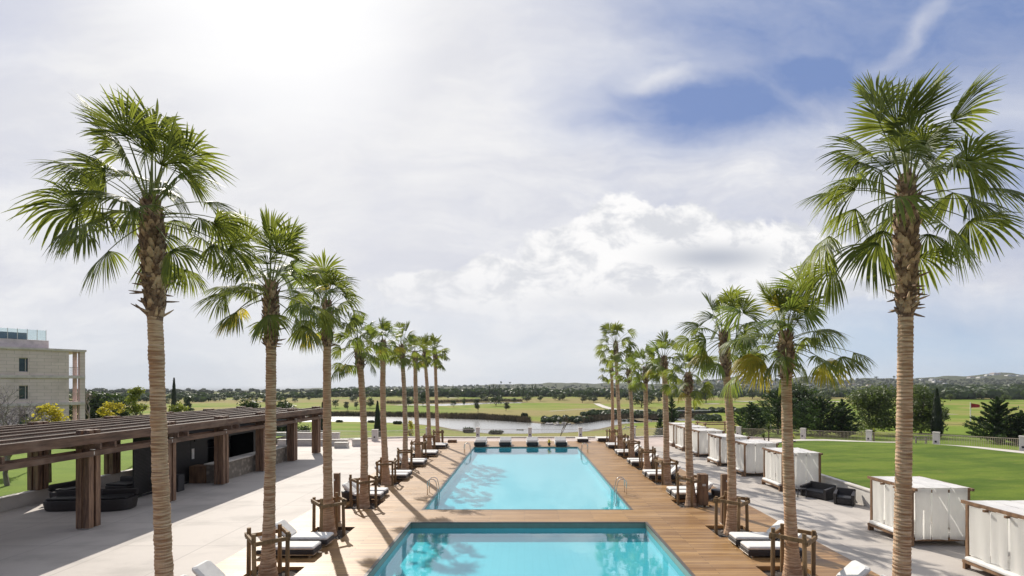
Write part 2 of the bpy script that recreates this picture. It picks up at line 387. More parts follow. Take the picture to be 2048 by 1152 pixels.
# stone building wall
m, t, b = newmat('building_stone'); M['bstone'] = m
br = t.node('ShaderNodeTexBrick'); xx = t.sep(objco(t)); t.put(br.inputs['Vector'], t.comb(xx[0], xx[2], 0)); br.inputs['Scale'].default_value = 1
br.inputs['Brick Width'].default_value = 1.2; br.inputs['Row Height'].default_value = .4; br.inputs['Mortar Size'].default_value = .012
br.inputs['Color1'].default_value = (.72,.585,.575,1); br.inputs['Color2'].default_value = (.78,.64,.63,1); br.inputs['Mortar'].default_value = (.38,.32,.29,1)
n = t.noise(objco(t), .7, 5)
t.put(b.inputs['Base Color'], t.mix(t.mapr(n, .4, .7, 0, .35), br.outputs[0], (.42,.35,.31))); b.inputs['Roughness'].default_value = .85
M['band'] = simple('pale_band', (.72,.63,.62), None, .8, 2, bmp=0)
m, t, b = newmat('balcony_glass'); M['glass'] = m; t.n.remove(b)
tr = t.node('ShaderNodeBsdfTransparent'); tr.inputs[0].default_value = (.88,.95,.94,1); gl = t.node('ShaderNodeBsdfGlossy'); gl.inputs['Roughness'].default_value = .02
mx = t.node('ShaderNodeMixShader'); mx.inputs[0].default_value = .12; t.l.new(tr.outputs[0], mx.inputs[1]); t.l.new(gl.outputs[0], mx.inputs[2]); t.l.new(mx.outputs[0], t.n['Material Output'].inputs[0])

# ------------------------------------------------------------------ mesh helpers
COL = S.collection
class MB:
    def __init__(s): s.v = []; s.f = []; s.m = []
    def add(s, vs, fs, mi=0):
        o = len(s.v); s.v.extend([tuple(v) for v in vs]); s.f.extend([tuple(i+o for i in f) for f in fs]); s.m.extend([mi]*len(fs))
    def box(s, c, d, rz=0, mi=0, M4=None, bev=0):
        hx, hy, hz = d[0]/2, d[1]/2, d[2]/2
        if bev:
            e = min(bev, hx*.9, hy*.9, hz*.9); vs = []; fs = []
            ring = [(-hx+e,-hy),(hx-e,-hy),(hx,-hy+e),(hx,hy-e),(hx-e,hy),(-hx+e,hy),(-hx,hy-e),(-hx,-hy+e)]
            k = (1-e/max(hx,hy))
            lv = [(-hz, 1, e), (-hz+e, 1, 0), (hz-e, 1, 0), (hz, 1, e)]
            for z, _, ins in lv:
                for x, y in ring:
                    sx = (abs(x)-ins)/abs(x) if abs(x) > 1e-6 else 1; sy = (abs(y)-ins)/abs(y) if abs(y) > 1e-6 else 1
                    vs.append((x*sx, y*sy, z))
            fs.append(tuple(reversed(range(8)))); fs.append(tuple(range(24, 32)))
            for L in range(3):
                for i in range(8): j = (i+1) % 8; fs.append((L*8+i, L*8+j, L*8+8+j, L*8+8+i))
        else:
            vs = [(x,y,z) for z in (-hz,hz) for x,y in ((-hx,-hy),(hx,-hy),(hx,hy),(-hx,hy))]
            fs = [(3,2,1,0),(4,5,6,7),(0,1,5,4),(1,2,6,5),(2,3,7,6),(3,0,4,7)]
        if M4 is not None: vs = [M4 @ Vector(v) for v in vs]
        elif rz:
            ca, sa = math.cos(rz), math.sin(rz); vs = [(x*ca-y*sa, x*sa+y*ca, z) for x,y,z in vs]
        s.add([(v[0]+c[0], v[1]+c[1], v[2]+c[2]) for v in vs], fs, mi)
    def b2(s, x0, x1, y0, y1, z0, z1, mi=0, bev=0): s.box(((x0+x1)/2,(y0+y1)/2,(z0+z1)/2), (abs(x1-x0),abs(y1-y0),abs(z1-z0)), 0, mi, None, bev)
    def beam(s, p, q, w, h, mi=0):
        p, q = Vector(p), Vector(q); d = q-p; L = d.length; d.normalize()
        sd = d.cross(Vector((0,0,1)));
        if sd.length < 1e-4: sd = Vector((1,0,0))
        sd.normalize(); up = sd.cross(d)
        Mx = Matrix((d, sd, up)).transposed()
        s.box((p+q)/2, (L, w, h), 0, mi, Mx)
    def tube(s, pts, rad, n=8, mi=0, cap=True):
        pts = [Vector(p) for p in pts]
        if not isinstance(rad, (list, tuple)): rad = [rad]*len(pts)
        o = len(s.v); ref = Vector((0,0,1))
        d0 = (pts[1]-pts[0]).normalized()
        a = d0.cross(ref); a = Vector((1,0,0)) if a.length < 1e-3 else a.normalized()
        for i, p in enumerate(pts):
            d = ((pts[min(i+1,len(pts)-1)]-pts[max(i-1,0)])).normalized()
            a = (a - d*a.dot(d)).normalized(); b = d.cross(a)
            for k in range(n):
                th = 2*math.pi*k/n; v = p + (a*math.cos(th)+b*math.sin(th))*rad[i]; s.v.append(tuple(v))
        for i in range(len(pts)-1):
            for k in range(n):
                k2 = (k+1) % n; s.f.append((o+i*n+k, o+i*n+k2, o+(i+1)*n+k2, o+(i+1)*n+k)); s.m.append(mi)
        if cap:
            s.f.append(tuple(o+k for k in reversed(range(n)))); s.m.append(mi)
            e = o+(len(pts)-1)*n; s.f.append(tuple(e+k for k in range(n))); s.m.append(mi)
    def build(s, name, mats, parent=None, smooth=False, loc=None):
        me = bpy.data.meshes.new(name)
        if loc is not None: s.v = [(v[0]-loc[0], v[1]-loc[1], v[2]-loc[2]) for v in s.v]
        me.from_pydata(s.v, [], s.f)
        if not isinstance(mats, (list, tuple)): mats = [mats]
        for m in mats: me.materials.append(m)
        if len(mats) > 1: me.polygons.foreach_set('material_index', s.m)
        if smooth: me.polygons.foreach_set('use_smooth', [True]*len(me.polygons))
        me.update()
        o = bpy.data.objects.new(name, me); COL.objects.link(o)
        if loc is not None: o.location = loc
        if parent is not None: o.parent = parent
        return o
def npmesh(name, V, F, mats, parent=None, smooth=False, midx=None):
    """numpy verts (n,3), quads/tris (m,k)"""
    me = bpy.data.meshes.new(name); k = F.shape[1]
    me.vertices.add(len(V)); me.vertices.foreach_set('co', np.asarray(V, dtype=np.float32).ravel())
    me.loops.add(F.size); me.loops.foreach_set('vertex_index', F.astype(np.int32).ravel())
    me.polygons.add(len(F)); me.polygons.foreach_set('loop_start', np.arange(0, F.size, k, dtype=np.int32))
    if smooth: me.polygons.foreach_set('use_smooth', [True]*len(F))
    for m in (mats if isinstance(mats, (list, tuple)) else [mats]): me.materials.append(m)
    if midx is not None: me.polygons.foreach_set('material_index', midx.astype(np.int32))
    me.update(calc_edges=True); me.validate()
    o = bpy.data.objects.new(name, me); COL.objects.link(o)
    if parent is not None: o.parent = parent
    return o
def tag(o, label=None, cat=None, group=None, kind=None):
    if label: o['label'] = label
    if cat: o['category'] = cat
    if group: o['group'] = group
    if kind: o['kind'] = kind
    return o
def thing(name, label, cat, loc=(0,0,0), rz=0, group=None):
    o = bpy.data.objects.new(name, None); COL.objects.link(o); o.location = loc; o.rotation_euler = (0,0,rz)
    o.empty_display_size = .3
    return tag(o, label, cat, group)
def dup(root, loc, rz=0, label=None, group=None, scale=None):
    r = root.copy(); COL.objects.link(r); r.location = loc; r.rotation_euler = (0,0,rz)
    if scale: r.scale = scale
    if label: r['label'] = label
    if group: r['group'] = group
    for ch in list(root.children):
        c = ch.copy(); COL.objects.link(c); c.parent = r
        for g in list(ch.children):
            d = g.copy(); COL.objects.link(d); d.parent = c
    return r
def struct(name, mb, mat, kind='structure', smooth=False):
    o = mb.build(name, mat, None, smooth); o['kind'] = kind; return o
ORD = ['first','second','third','fourth','fifth','sixth','seventh','eighth','ninth','tenth','eleventh','twelfth','thirteenth','fourteenth','fifteenth','sixteenth','seventeenth','eighteenth','nineteenth','twentieth']
def G(x, y, z=0.0):
    Y = (H-z)*FPX/(y-VY); return ((x-VX)*Y/FPX, Y)
def sst(x, a, b):
    t_ = np.clip((x-a)/(b-a), 0, 1); return t_*t_*(3-2*t_)
rnd = random.Random(7)

# ------------------------------------------------------------------ terrain
LZ = -5.0
def poly_px(pts, z): return np.array([G(x, y, z) for x, y in pts])
LAKE1 = poly_px([(520,838),(600,833.5),(700,832.5),(800,834),(900,837.5),(960,839),(1010,842),(1060,845.5),(1090,848),(1120,851),(1165,846),(1205,841),(1260,837),(1312,839),(1305,843.5),(1240,848),(1200,857),(1170,863),(1120,866.5),(1040,868),(980,867.5),(930,863),(905,858),(880,853),(840,849),(760,845),(660,844),(520,846)], LZ)
LAKE2 = poly_px([(770,811.5),(800,809.5),(860,808.5),(930,806.5),(1000,805),(1044,804.8),(1040,807),(980,807.5),(940,810),(880,812.5),(800,813.5)], LZ)
POND = poly_px([(1290,837.5),(1360,837),(1420,838.5),(1400,841.5),(1340,842.5),(1300,841)], LZ)
def sdpoly(X, Y, poly):
    shp = X.shape; X = X.ravel(); Y = Y.ravel()
    d = np.full(X.shape, 1e9); inside = np.zeros(X.shape, bool); n = len(poly)
    for i in range(n):
        ax, ay = poly[i]; bx, by = poly[(i+1) % n]
        ex, ey = bx-ax, by-ay; tt = np.clip(((X-ax)*ex+(Y-ay)*ey)/(ex*ex+ey*ey), 0, 1)
        d = np.minimum(d, np.hypot(X-ax-tt*ex, Y-ay-tt*ey))
        c = ((ay > Y) != (by > Y)); xi = ax + (Y-ay)*ex/(ey if abs(ey) > 1e-9 else 1e-9)
        inside ^= c & (X < xi)
    return np.where(inside, -d, d).reshape(shp)
RP = np.array([(-600,784),(200,784),(400,783),(500,781),(620,777),(760,774),(880,772.5),(1000,769),(1100,766),(1250,766.5),(1330,767.5),(1380,764),(1440,757),(1480,751),(1500,755),(1530,763),(1560,759),(1600,754),(1640,755),(1690,760),(1730,757),(1800,757.5),(1850,756),(1900,752.5),(1950,751),(1985,747),(2010,746.5),(2048,749),(2300,752),(2800,760)], float)
def terr(X, Y):
    X = np.asarray(X, float); Y = np.asarray(Y, float)
    bc = np.interp(Y, [-1e4,50,54.5,60,80,100,125,250,450,700,1000,1300,2500], [-.6,-.6,-.7,-1.2,-2.9,-4.1,-4.5,-4.2,-4.5,-6,-7.8,-9,-22])
    br_ = np.interp(Y, [-1e4,30,54,60,90,150,300,450,700,1000,1300,2500], [-.5,-.5,-.5,-.7,-1.4,-2.2,-3.0,-3.6,-5,-6,-7,-12])
    u = X/np.maximum(Y, 30)
    wr = sst(u, .30, .62)
    z = bc*(1-wr)+br_*wr
    m_ = np.sin(X*.047+1.3*np.sin(Y*.021))*np.sin(Y*.036+.9*np.sin(X*.027)) + .5*np.sin(X*.011+2)*np.sin(Y*.013+X*.004)
    m2 = np.sin(X*.0041+1)*np.sin(Y*.0052+.5*np.sin(X*.006))
    z = z + m_*sst(Y, 70, 200)*.75*(1-sst(Y, 900, 1500)) + m2*sst(Y, 300, 900)*1.2
    ql = sst(u, -.62, -.8)*(1-sst(Y, 90, 160))*sst(Y, 53, 60); z = z*(1-ql) + ql*(.25)
    inn = (1-sst(Y, 47, 53))*sst(X, -80, -76)*(1-sst(X, 34, 37)); z = z*(1-inn)-3.2*inn
    for P_, dep in ((LAKE1, 1.0), (LAKE2, 1.0), (POND, .8)):
        near = (X > P_[:,0].min()-40) & (X < P_[:,0].max()+40) & (Y > P_[:,1].min()-40) & (Y < P_[:,1].max()+40)
        if near.any():
            if z.ndim == 0: d = sdpoly(X.reshape(1), Y.reshape(1), P_)[0]; k = sst(d, -1.0, 16); z = (LZ-.25 + .35*(d > -1)*min(1, (d+1)/1.5 if d > -1 else 0))*(1-k)+z*k if d > -3 else LZ-.8
            else:
                d = sdpoly(X[near], Y[near], P_); k = sst(d, -1.0, 16)
                zz = LZ-.8+sst(d, -2.5, 1.2)*1.0
                z[near] = zz*(1-k)+z[near]*k
    # far ridge
    px = VX+FPX*u; ry = np.interp(px, RP[:,0], RP[:,1]); Yr = np.interp(px, [200,1300,1450,2048], [2600,2300,1900,1700])
    jag = 3.0*np.sin(px*.11)+2.0*np.sin(px*.23+1)+4*np.sin(px*.05+2)
    zr = H+(VY-ry)*Yr/FPX + jag*.4
    k = sst(Y, .42*1.0*Yr, Yr)**1.3
    k2 = np.where(Y > Yr, 1.0, k)
    z = z*(1-k2)+zr*k2 + np.where(Y > Yr, -(Y-Yr)*.03, 0)
    return z
def tz(x, y): return float(terr(np.array([float(x)]), np.array([float(y)]))[0])
def hit(x, y):
    """where the sight line of photo point (x, y) meets the ground"""
    Ys = np.concatenate([np.linspace(56, 400, 1400), np.geomspace(400, 2600, 900)])
    X = (x-VX)*Ys/FPX; Z = H-(y-VY)*Ys/FPX; T = terr(X, Ys)
    i = np.argmax(Z <= T)
    if not (Z <= T).any(): i = len(Ys)-1
    return float(X[i]), float(Ys[i]), float(T[i])
a_ = 4.6
gx = 4600*np.sinh(a_*1.25*np.linspace(-1, 1, 761))/math.sinh(a_*1.25)
gy = np.concatenate([np.linspace(-400, 44, 12), np.linspace(47, 300, 230), 300+np.cumsum(np.linspace(1.3, 31, 200)), []])
GX, GY = np.meshgrid(gx, gy); GZ = terr(GX, GY)
nx_, ny_ = len(gx), len(gy)
Vv = np.stack([GX.ravel(), GY.ravel(), GZ.ravel()], 1)
ii = (np.arange(ny_-1)[:,None]*nx_+np.arange(nx_-1)[None,:]).ravel()
Ff = np.stack([ii, ii+1, ii+1+nx_, ii+nx_], 1)
ground = npmesh('ground', Vv, Ff, M['ground'], smooth=True); ground['kind'] = 'structure'
ca_ = ground.data.color_attributes.new('cover', 'FLOAT_COLOR', 'POINT')
scrub = sst(GY, 480, 640)*(0.55+.45*(np.sin(GX*.012+GY*.004)*np.sin(GY*.009+1) > -.35))
scrub = np.clip(scrub + sst(GY, 1100, 1500), 0, 1)
d1 = np.full(GX.shape, 1e3)
for P_ in (LAKE1, LAKE2, POND):
    nb = (GX > P_[:,0].min()-30) & (GX < P_[:,0].max()+30) & (GY > P_[:,1].min()-30) & (GY < P_[:,1].max()+30)
    d1[nb] = np.minimum(d1[nb], sdpoly(GX[nb], GY[nb], P_))
shore = 1-sst(d1, 1.0, 4.5)
tanm = np.clip(.9*(1-sst(np.abs(GY-180-.12*GX), 12, 34))*sst(GX/np.maximum(GY,1), -.22, -.05)*(1-sst(GX/np.maximum(GY,1), .12, .2)) + .8*(1-sst(np.abs(GY-330-.1*GX), 20, 60)), 0, 1)
cc = np.stack([scrub.ravel(), tanm.ravel(), shore.ravel(), np.ones(GX.size)], 1).astype(np.float32)
ca_.data.foreach_set('color', cc.ravel())

def sheet(name, x0, x1, y0, y1, z, mat, kind='structure'):
    b_ = MB(); b_.add([(x0,y0,z),(x1,y0,z),(x1,y1,z),(x0,y1,z)], [(0,1,2,3)]); return struct(name, b_, mat, kind)
for P_, nm in ((LAKE1, 'lake_water'), (LAKE2, 'lake_water'), (POND, 'pond_water')):
    sheet(nm, P_[:,0].min()-6, P_[:,0].max()+6, P_[:,1].min()-4, P_[:,1].max()+4, LZ, M['lake'])

def drape(name, pts, width, mat, lift=.12, kind='structure'):
    """ribbon of ground along px points"""
    W_ = [hit(x, y) for x, y in pts]; b_ = MB(); n = len(W_)
    P_ = [Vector((p[0], p[1])) for p in W_]; vs = []
    for i in range(n):
        d = (P_[min(i+1,n-1)]-P_[max(i-1,0)]).normalized(); s_ = Vector((-d.y, d.x))*width/2
        for k in (-1, -.33, .33, 1):
            q = P_[i]+s_*k; vs.append((q.x, q.y, tz(q.x, q.y)+lift))
    fs = [(i*4+k, i*4+k+1, i*4+k+5, i*4+k+4) for i in range(n-1) for k in range(3)]
    b_.add(vs, fs); return struct(name, b_, mat, kind)
def interp_px(pts, step=6):
    out = []
    for (a, b), (c, d) in zip(pts[:-1], pts[1:]):
        n = max(1, int(math.hypot(c-a, d-b)/step))
        out += [(a+(c-a)*i/n, b+(d-b)*i/n) for i in range(n)]
    return out+[pts[-1]]
drape('path', interp_px([(1193,807.5),(1203,812),(1214,816),(1226,818.5),(1250,820),(1290,821)]), 3.4, M['pathm'])
drape('path', interp_px([(1100,823),(1130,821),(1160,819.5),(1193,818)]), 1.4, M['pathm'])
def bunker(x, y, wx, wy):
    X, Y, Z = hit(x, y); rx = wx*Y/FPX/2; ry = min(rx*.8, wy*Y*Y/FPX/8/2); b_ = MB(); vs = [(X, Y, tz(X, Y)+.12)]; n = 22
    for i in range(n):
        th = 2*math.pi*i/n; k = 1+.18*math.sin(3*th+x)+.1*math.sin(5*th); q = (X+rx*k*math.cos(th), Y+ry*k*math.sin(th)); vs.append((q[0], q[1], tz(*q)+.12))
    b_.add(vs, [(0, i+1, (i+1) % n+1) for i in range(n)]); return struct('sand', b_, M['sand'])
for a in ((1664,804,34,4),(1700,800,30,2),(1180,797,30,2),(905,796,24,2),(470,799,26,2.5),(560,795,30,2),(1490,803,38,3),(1860,812,18,3),(1895,829,30,3),(640,797,20,2),(520,803,30,2),(1425,808,30,2.5)): bunker(*a)

# ------------------------------------------------------------------ terrace, deck, pools
LX = [(-7.9,10.6),(-8.05,15.05),(-7.95,19.5),(-8.05,24.0),(-8.45,29.4),(-8.6,34.5),(-8.65,39.3),(-8.8,44.4),(-8.75,48.6)]
RX = [(8.45,10.8),(8.45,15.1),(8.5,19.7),(8.45,24.3),(8.75,29.6),(8.85,34.6),(8.85,39.7),(9.0,44.5),(9.05,49.4)]
UP = (-4.85, 5.12, 23.15, 46.6); LP = (-4.95, 5.27, 7.0, 20.95)
holes = [UP, LP] + [(x-.8, x+.8, y-.8, y+.8) for x, y in LX+RX]
def holed(x0, x1, y0, y1, holes, z, mb, mi=0):
    xs = sorted({x0, x1, *[h[0] for h in holes], *[h[1] for h in holes]}); ys = sorted({y0, y1, *[h[2] for h in holes], *[h[3] for h in holes]})
    xs = [x for x in xs if x0 <= x <= x1]; ys = [y for y in ys if y0 <= y <= y1]
    for xa, xb in zip(xs[:-1], xs[1:]):
        for ya, yb in zip(ys[:-1], ys[1:]):
            cx, cy = (xa+xb)/2, (ya+yb)/2
            if any(h[0] < cx < h[1] and h[2] < cy < h[3] for h in holes): continue
            mb.add([(xa,ya,z),(xb,ya,z),(xb,yb,z),(xa,yb,z)], [(0,1,2,3)], mi)
DX0, DX1, DY0, DY1 = -10.3, 11.2, 4.0, 51.2
mb = MB(); holed(DX0, DX1, DY0, DY1, holes, 0.0, mb)
for x0, x1, y0, y1 in [(DX0, DX1, DY0, DY1)]:
    mb.add([(x0,y0,0),(x1,y0,0),(x1,y0,-.1),(x0,y0,-.1)], [(0,1,2,3)]); mb.add([(x0,y1,0),(x1,y1,0),(x1,y1,-.1),(x0,y1,-.1)], [(3,2,1,0)])
    mb.add([(x0,y0,0),(x0,y1,0),(x0,y1,-.1),(x0,y0,-.1)], [(0,1,2,3)]); mb.add([(x1,y0,0),(x1,y1,0),(x1,y1,-.1),(x1,y0,-.1)], [(3,2,1,0)])
for h_ in holes[2:]:
    x0, x1, y0, y1 = h_
    mb.add([(x0,y0,0),(x1,y0,0),(x1,y0,-.2),(x0,y0,-.2)], [(3,2,1,0)]); mb.add([(x0,y1,0),(x1,y1,0),(x1,y1,-.2),(x0,y1,-.2)], [(0,1,2,3)])
    mb.add([(x0,y0,0),(x0,y1,0),(x0,y1,-.2),(x0,y0,-.2)], [(3,2,1,0)]); mb.add([(x1,y0,0),(x1,y1,0),(x1,y1,-.2),(x1,y0,-.2)], [(0,1,2,3)])
struct('deck', mb, M['deck'])
mb = MB()
for h_ in holes[2:]:
    x0, x1, y0, y1 = h_
    N_ = 9; vs = []
    for j in range(N_):
        for i in range(N_): vs.append((x0+(x1-x0)*i/(N_-1), y0+(y1-y0)*j/(N_-1), -.13+rnd.uniform(-.03,.03)))
    mb.add(vs, [(j*N_+i, j*N_+i+1, j*N_+i+N_+1, j*N_+i+N_) for j in range(N_-1) for i in range(N_-1)])
struct('soil', mb, M['soil'])
mb = MB()
for h_ in holes[2:]:
    for k in range(26):
        x = rnd.uniform(h_[0]+.06, h_[1]-.06); y = rnd.uniform(h_[2]+.06, h_[3]-.06); r = rnd.uniform(.02,.05)
        mb.box((x, y, -.1), (r*1.6, r*1.3, r), rnd.random()*3, 0, None, r*.3)
struct('gravel', mb, M['rock'], 'stuff')
# paving around the deck
mb = MB(); holed(-25.0, 40.0, -2, 47.0, [(DX0, DX1, DY0, DY1)], -.03, mb)
struct('paving', mb, M['paving'])
mb = MB(); holed(-40.0, 40.0, 47.0, 51.2, [(DX0, DX1, DY0, DY1)], -.03, mb)
vs = [(-40,51.2,-.03),(33,51.2,-.03),(27.5,54.6,-.03),(18.5,57,-.03),(12.4,55,-.03),(-14,55,-.03),(-20,53,-.03),(-40,52,-.03)]
mb.add(vs, [tuple(range(8))])
e_ = vs[2:]
for (a, b) in zip(e_[:-1], e_[1:]):
    mb.add([a, b, (b[0], b[1], -1.6), (a[0], a[1], -1.6)], [(0,1,2,3)])
struct('pavement', mb, M['pinkpav'])
# kerb along the outer edge
mb = MB()
kb = [(-40,52.2),(-20,53.0),(-14,54.9),(12.4,54.9),(18.5,56.8),(27.3,54.4)]
for a, b in zip(kb[:-1], kb[1:]): mb.beam((*a,.03), (*b,.03), .35, .14)
struct('kerb', mb, M['coping'])
# pools
def pool(rect, wz, depth, rimz, rimc):
    x0, x1, y0, y1 = rect; mb = MB(); T_ = wz-.02
    for (a, b) in (((x0,y0),(x1,y0)),((x1,y0),(x1,y1)),((x1,y1),(x0,y1)),((x0,y1),(x0,y0))):
        mb.add([(*a,T_),(*b,T_),(*b,-depth),(*a,-depth)], [(0,1,2,3)], 0)
        mb.add([(*a,-.035),(*b,-.035),(*b,T_),(*a,T_)], [(0,1,2,3)], 1)
    mb.add([(x0,y0,-depth),(x1,y0,-depth),(x1,y1,-depth),(x0,y1,-depth)], [(0,1,2,3)], 0)
    struct('pool_basin', mb, [M['pool'], M['wtile']])
    mb = MB(); r = .11
    mb.b2(x0-r, x0+.0, y0-r, y1+r, -.035, .006); mb.b2(x1-.0, x1+r, y0-r, y1+r, -.035, .006)
    mb.b2(x0, x1, y0-r, y0, -.035, .006); mb.b2(x0, x1, y1, y1+r, -.035, .006)
    struct('pool_edging', mb, rimc)
    mb = MB(); e = .002; mb.add([(x0+e,y0+e,wz),(x1-e,y0+e,wz),(x1-e,y1-e,wz),(x0+e,y1-e,wz)], [(0,1,2,3)])
    struct('water', mb, M['water'])
pool(UP, -.09, .62, 0, M['rim']); pool(LP, -.24, .62, 0, M['rim'])

# right lawn (raised) and its retaining wall
def lz(X, Y): return .76+(X-17)*.022-float(sst(Y, 38, 48))*.55
edge = [(17.2,6),(17.2,12),(17.2,18),(17.2,24),(17.3,28),(17.9,31.5),(19.0,35),(20.3,38.5),(21.8,42),(23.5,45.3),(25.5,46.9)]
outer = [(27.3,47.9),(29.8,47.4),(31.9,45.4),(33.3,42.0),(34.6,37.5),(35.4,33),(36,26),(36,18),(36,12),(36,6)]
# resample both to equal rows, loft between the two edges
def resamp(P_, n):
    P_ = [Vector(p) for p in P_]; L = [0]
    for a, b in zip(P_[:-1], P_[1:]): L.append(L[-1]+(b-a).length)
    out = []
    for i in range(n):
        s_ = L[-1]*i/(n-1); k = max(j for j in range(len(L)-1) if L[j] <= s_+1e-9); f = (s_-L[k])/(L[k+1]-L[k]); out.append(P_[k].lerp(P_[k+1], min(1, f)))
    return out
ra = resamp(edge, 60); rb = resamp(list(reversed(outer)), 60); mb = MB(); vs = []
for a, b in zip(ra, rb):
    for j in range(25):
        q = a.lerp(b, j/24); vs.append((q.x, q.y, lz(q.x, q.y)))
mb.add(vs, [(i*25+j, i*25+j+1, i*25+j+26, i*25+j+25) for i in range(59) for j in range(24)])
struct('lawn', mb, M['lawn'], smooth=True)
mb = MB()
for a, b in zip(ra[:-1], ra[1:]):
    za, zb = lz(*a), lz(*b); d = (b-a).normalized(); n_ = Vector((-d.y, d.x))*.22
    a2, b2 = a+n_, b+n_
    mb.add([(a2.x,a2.y,-.04),(b2.x,b2.y,-.04),(b2.x,b2.y,zb),(a2.x,a2.y,za),(a.x,a.y,za),(b.x,b.y,zb)], [(0,1,2,3),(3,2,5,4)], 0)
    a3, b3 = a+n_*1.25, b+n_*1.25
    mb.add([(a3.x,a3.y,za+.005),(b3.x,b3.y,zb+.005),(b3.x,b3.y,zb+.075),(a3.x,a3.y,za+.075),(a.x,a.y,za+.075),(b.x,b.y,zb+.075),(a.x,a.y,za+.005),(b.x,b.y,zb+.005)], [(0,1,2,3),(3,2,5,4),(4,5,7,6)], 1)
o = mb.build('retaining_wall', [M['wall'], M['coping']]); tag(o, 'low curved white retaining wall holding up the right lawn behind the cabanas', 'wall')
mb = MB()   # path strip between the lawn and the fence
fo = [(28.6,49.2),(31.0,48.6),(33.3,46.0),(34.7,42.2),(36.0,37.7),(36.8,33),(37.4,26),(37.4,12)]
ro = resamp(outer[:1]+outer[1:8], 40); rf = resamp(fo, 40)
for i in range(39):
    a, b, c_, d = ro[i], ro[i+1], rf[i+1], rf[i]
    za, zb = lz(*a)+.01, lz(*b)+.01
    mb.add([(a.x,a.y,za),(b.x,b.y,zb),(c_.x,c_.y,zb),(d.x,d.y,za),(d.x,d.y,-1.5),(c_.x,c_.y,-1.5)], [(3,2,1,0),(3,4,5,2)])
mb.add([(27.3,47.9,lz(27.3,47.9)+.01),(28.6,49.2,lz(27.3,47.9)+.01),(26.0,52.6,.0),(20,49,.0),(25.5,46.9,lz(25.5,46.9))], [(0,1,2,3,4)])
struct('footpath', mb, M['pathm'])

# left lawn and retaining wall
mb = MB(); vs = []
for j in range(31):
    for i in range(16):
        X = -25.15-i*3.2; Y = 2+j*1.65; vs.append((X, Y, .55+.10*math.sin(X*.2)*math.sin(Y*.15)))
mb.add(vs, [(j*16+i+1, j*16+i, j*16+i+16, j*16+i+17) for j in range(30) for i in range(15)])
vs = [(-25.15-i*3.2, 51.5, .55) for i in range(2)]
mb.add([(-25.15,51.5,.56),(-73.15,51.5,.56),(-73.15,56,-1.2),(-25.15,56,-1.2)], [(0,3,2,1)])
struct('grass', mb, M['lawn2'], smooth=True)
mb = MB(); mb.b2(-25.16, -24.9, 2, 46.5, -.04, .56); mb.b2(-25.2, -24.84, 2, 46.5, .565, .63, 1)
o = mb.build('retaining_wall', [M['wall'], M['coping']]); tag(o, 'straight low white wall along the bright lawn behind the pergola', 'wall')
mb = MB(); mb.b2(-24.85, -23.9, 20.6, 21.6, -.03, .28, 0, .02); mb.b2(-24.85, -24.35, 20.6, 21.6, .285, .55, 0, .02)
o = mb.build('garden_steps', M['coping']); tag(o, 'short pale stone steps up to the lawn at the left edge', 'steps')

# white planter walls and benches at the far left
def wallthing(x0, x1, y0, y1, h, label, name='planter_wall', cap=.07, z0=-.03):
    t_ = thing(name, label, 'wall' if 'wall' in name else 'bench', ((x0+x1)/2, (y0+y1)/2, z0))
    cx, cy = (x0+x1)/2, (y0+y1)/2
    mb = MB(); mb.b2(x0-cx, x1-cx, y0-cy, y1-cy, 0, h); mb.build('wall_body', M['wall'], t_)
    mb = MB(); mb.b2(x0-cx-.05, x1-cx+.05, y0-cy-.05, y1-cy+.05, h+.003, h+cap, 0, .012); mb.build('coping', M['coping'], t_)
    return t_
wallthing(-24.5, -17.6, 47.6, 48.0, .55, 'long low white wall on the terrace behind the far end of the pergola')
wallthing(-26.5, -19.6, 50.6, 51.0, .95, 'taller white wall standing behind the long low terrace wall')
wallthing(-18.2, -17.0, 45.9, 46.5, .45, 'small white block bench nearest the pool, left of the low terrace wall end', 'block_bench')
wallthing(-17.0, -15.9, 47.3, 48.3, .6, 'larger white block at the right end of the low terrace wall', 'block_bench')
mb = MB(); mb.b2(-.45,.45,-.3,.3,0,.28,0,.03); mb.b2(-.4,.4,-.25,.25,.283,.31,0)
o = mb.build('storage_box', M['cabwood'], None, loc=None); o.location = (-7.55, 50.2, -.03); tag(o, 'low reddish brown wooden box on the paving beyond the left row of palms', 'box')

# ------------------------------------------------------------------ fence: pillars and railings
FN = [(-27.5,50.6,-.03),(-23.2,53.2,-.03),(-16.2,52.0,-.03),(-11.0,54.6,-.03),(-5.3,54.6,-.03),(.62,54.6,-.03),(6.35,54.6,-.03),(12.4,54.6,-.03),(18.5,56.6,-.03),(24.8,55.6,-.03),(29.6,51.0,.2),(33.3,46.4,.42),(35.6,41.5,.72),(37.0,35.6,1.0),(37.9,29.4,1.1),(38.1,23,1.1)]
PLAB = ['at the far left of the pool terrace, behind the pergola','beside the tall white terrace wall, second from the left','broad one left of the dark cypress','beside the small cypress behind the left palm row','behind the leftmost lounger at the pool end','behind the third lounger at the pool end','behind the right corner of the pool','behind the far end of the right palm row','left of the first cabana, at the bend of the fence','in front of the dark conifers left of the thick palm trunk','behind the tallest potted yucca on the right','between the two clumps of conifers, first of three along the right lawn','beside the slim cypress, second of three along the right lawn','at the right edge, third of three along the right lawn','beyond the right edge of the lawn','nearest along the right lawn']
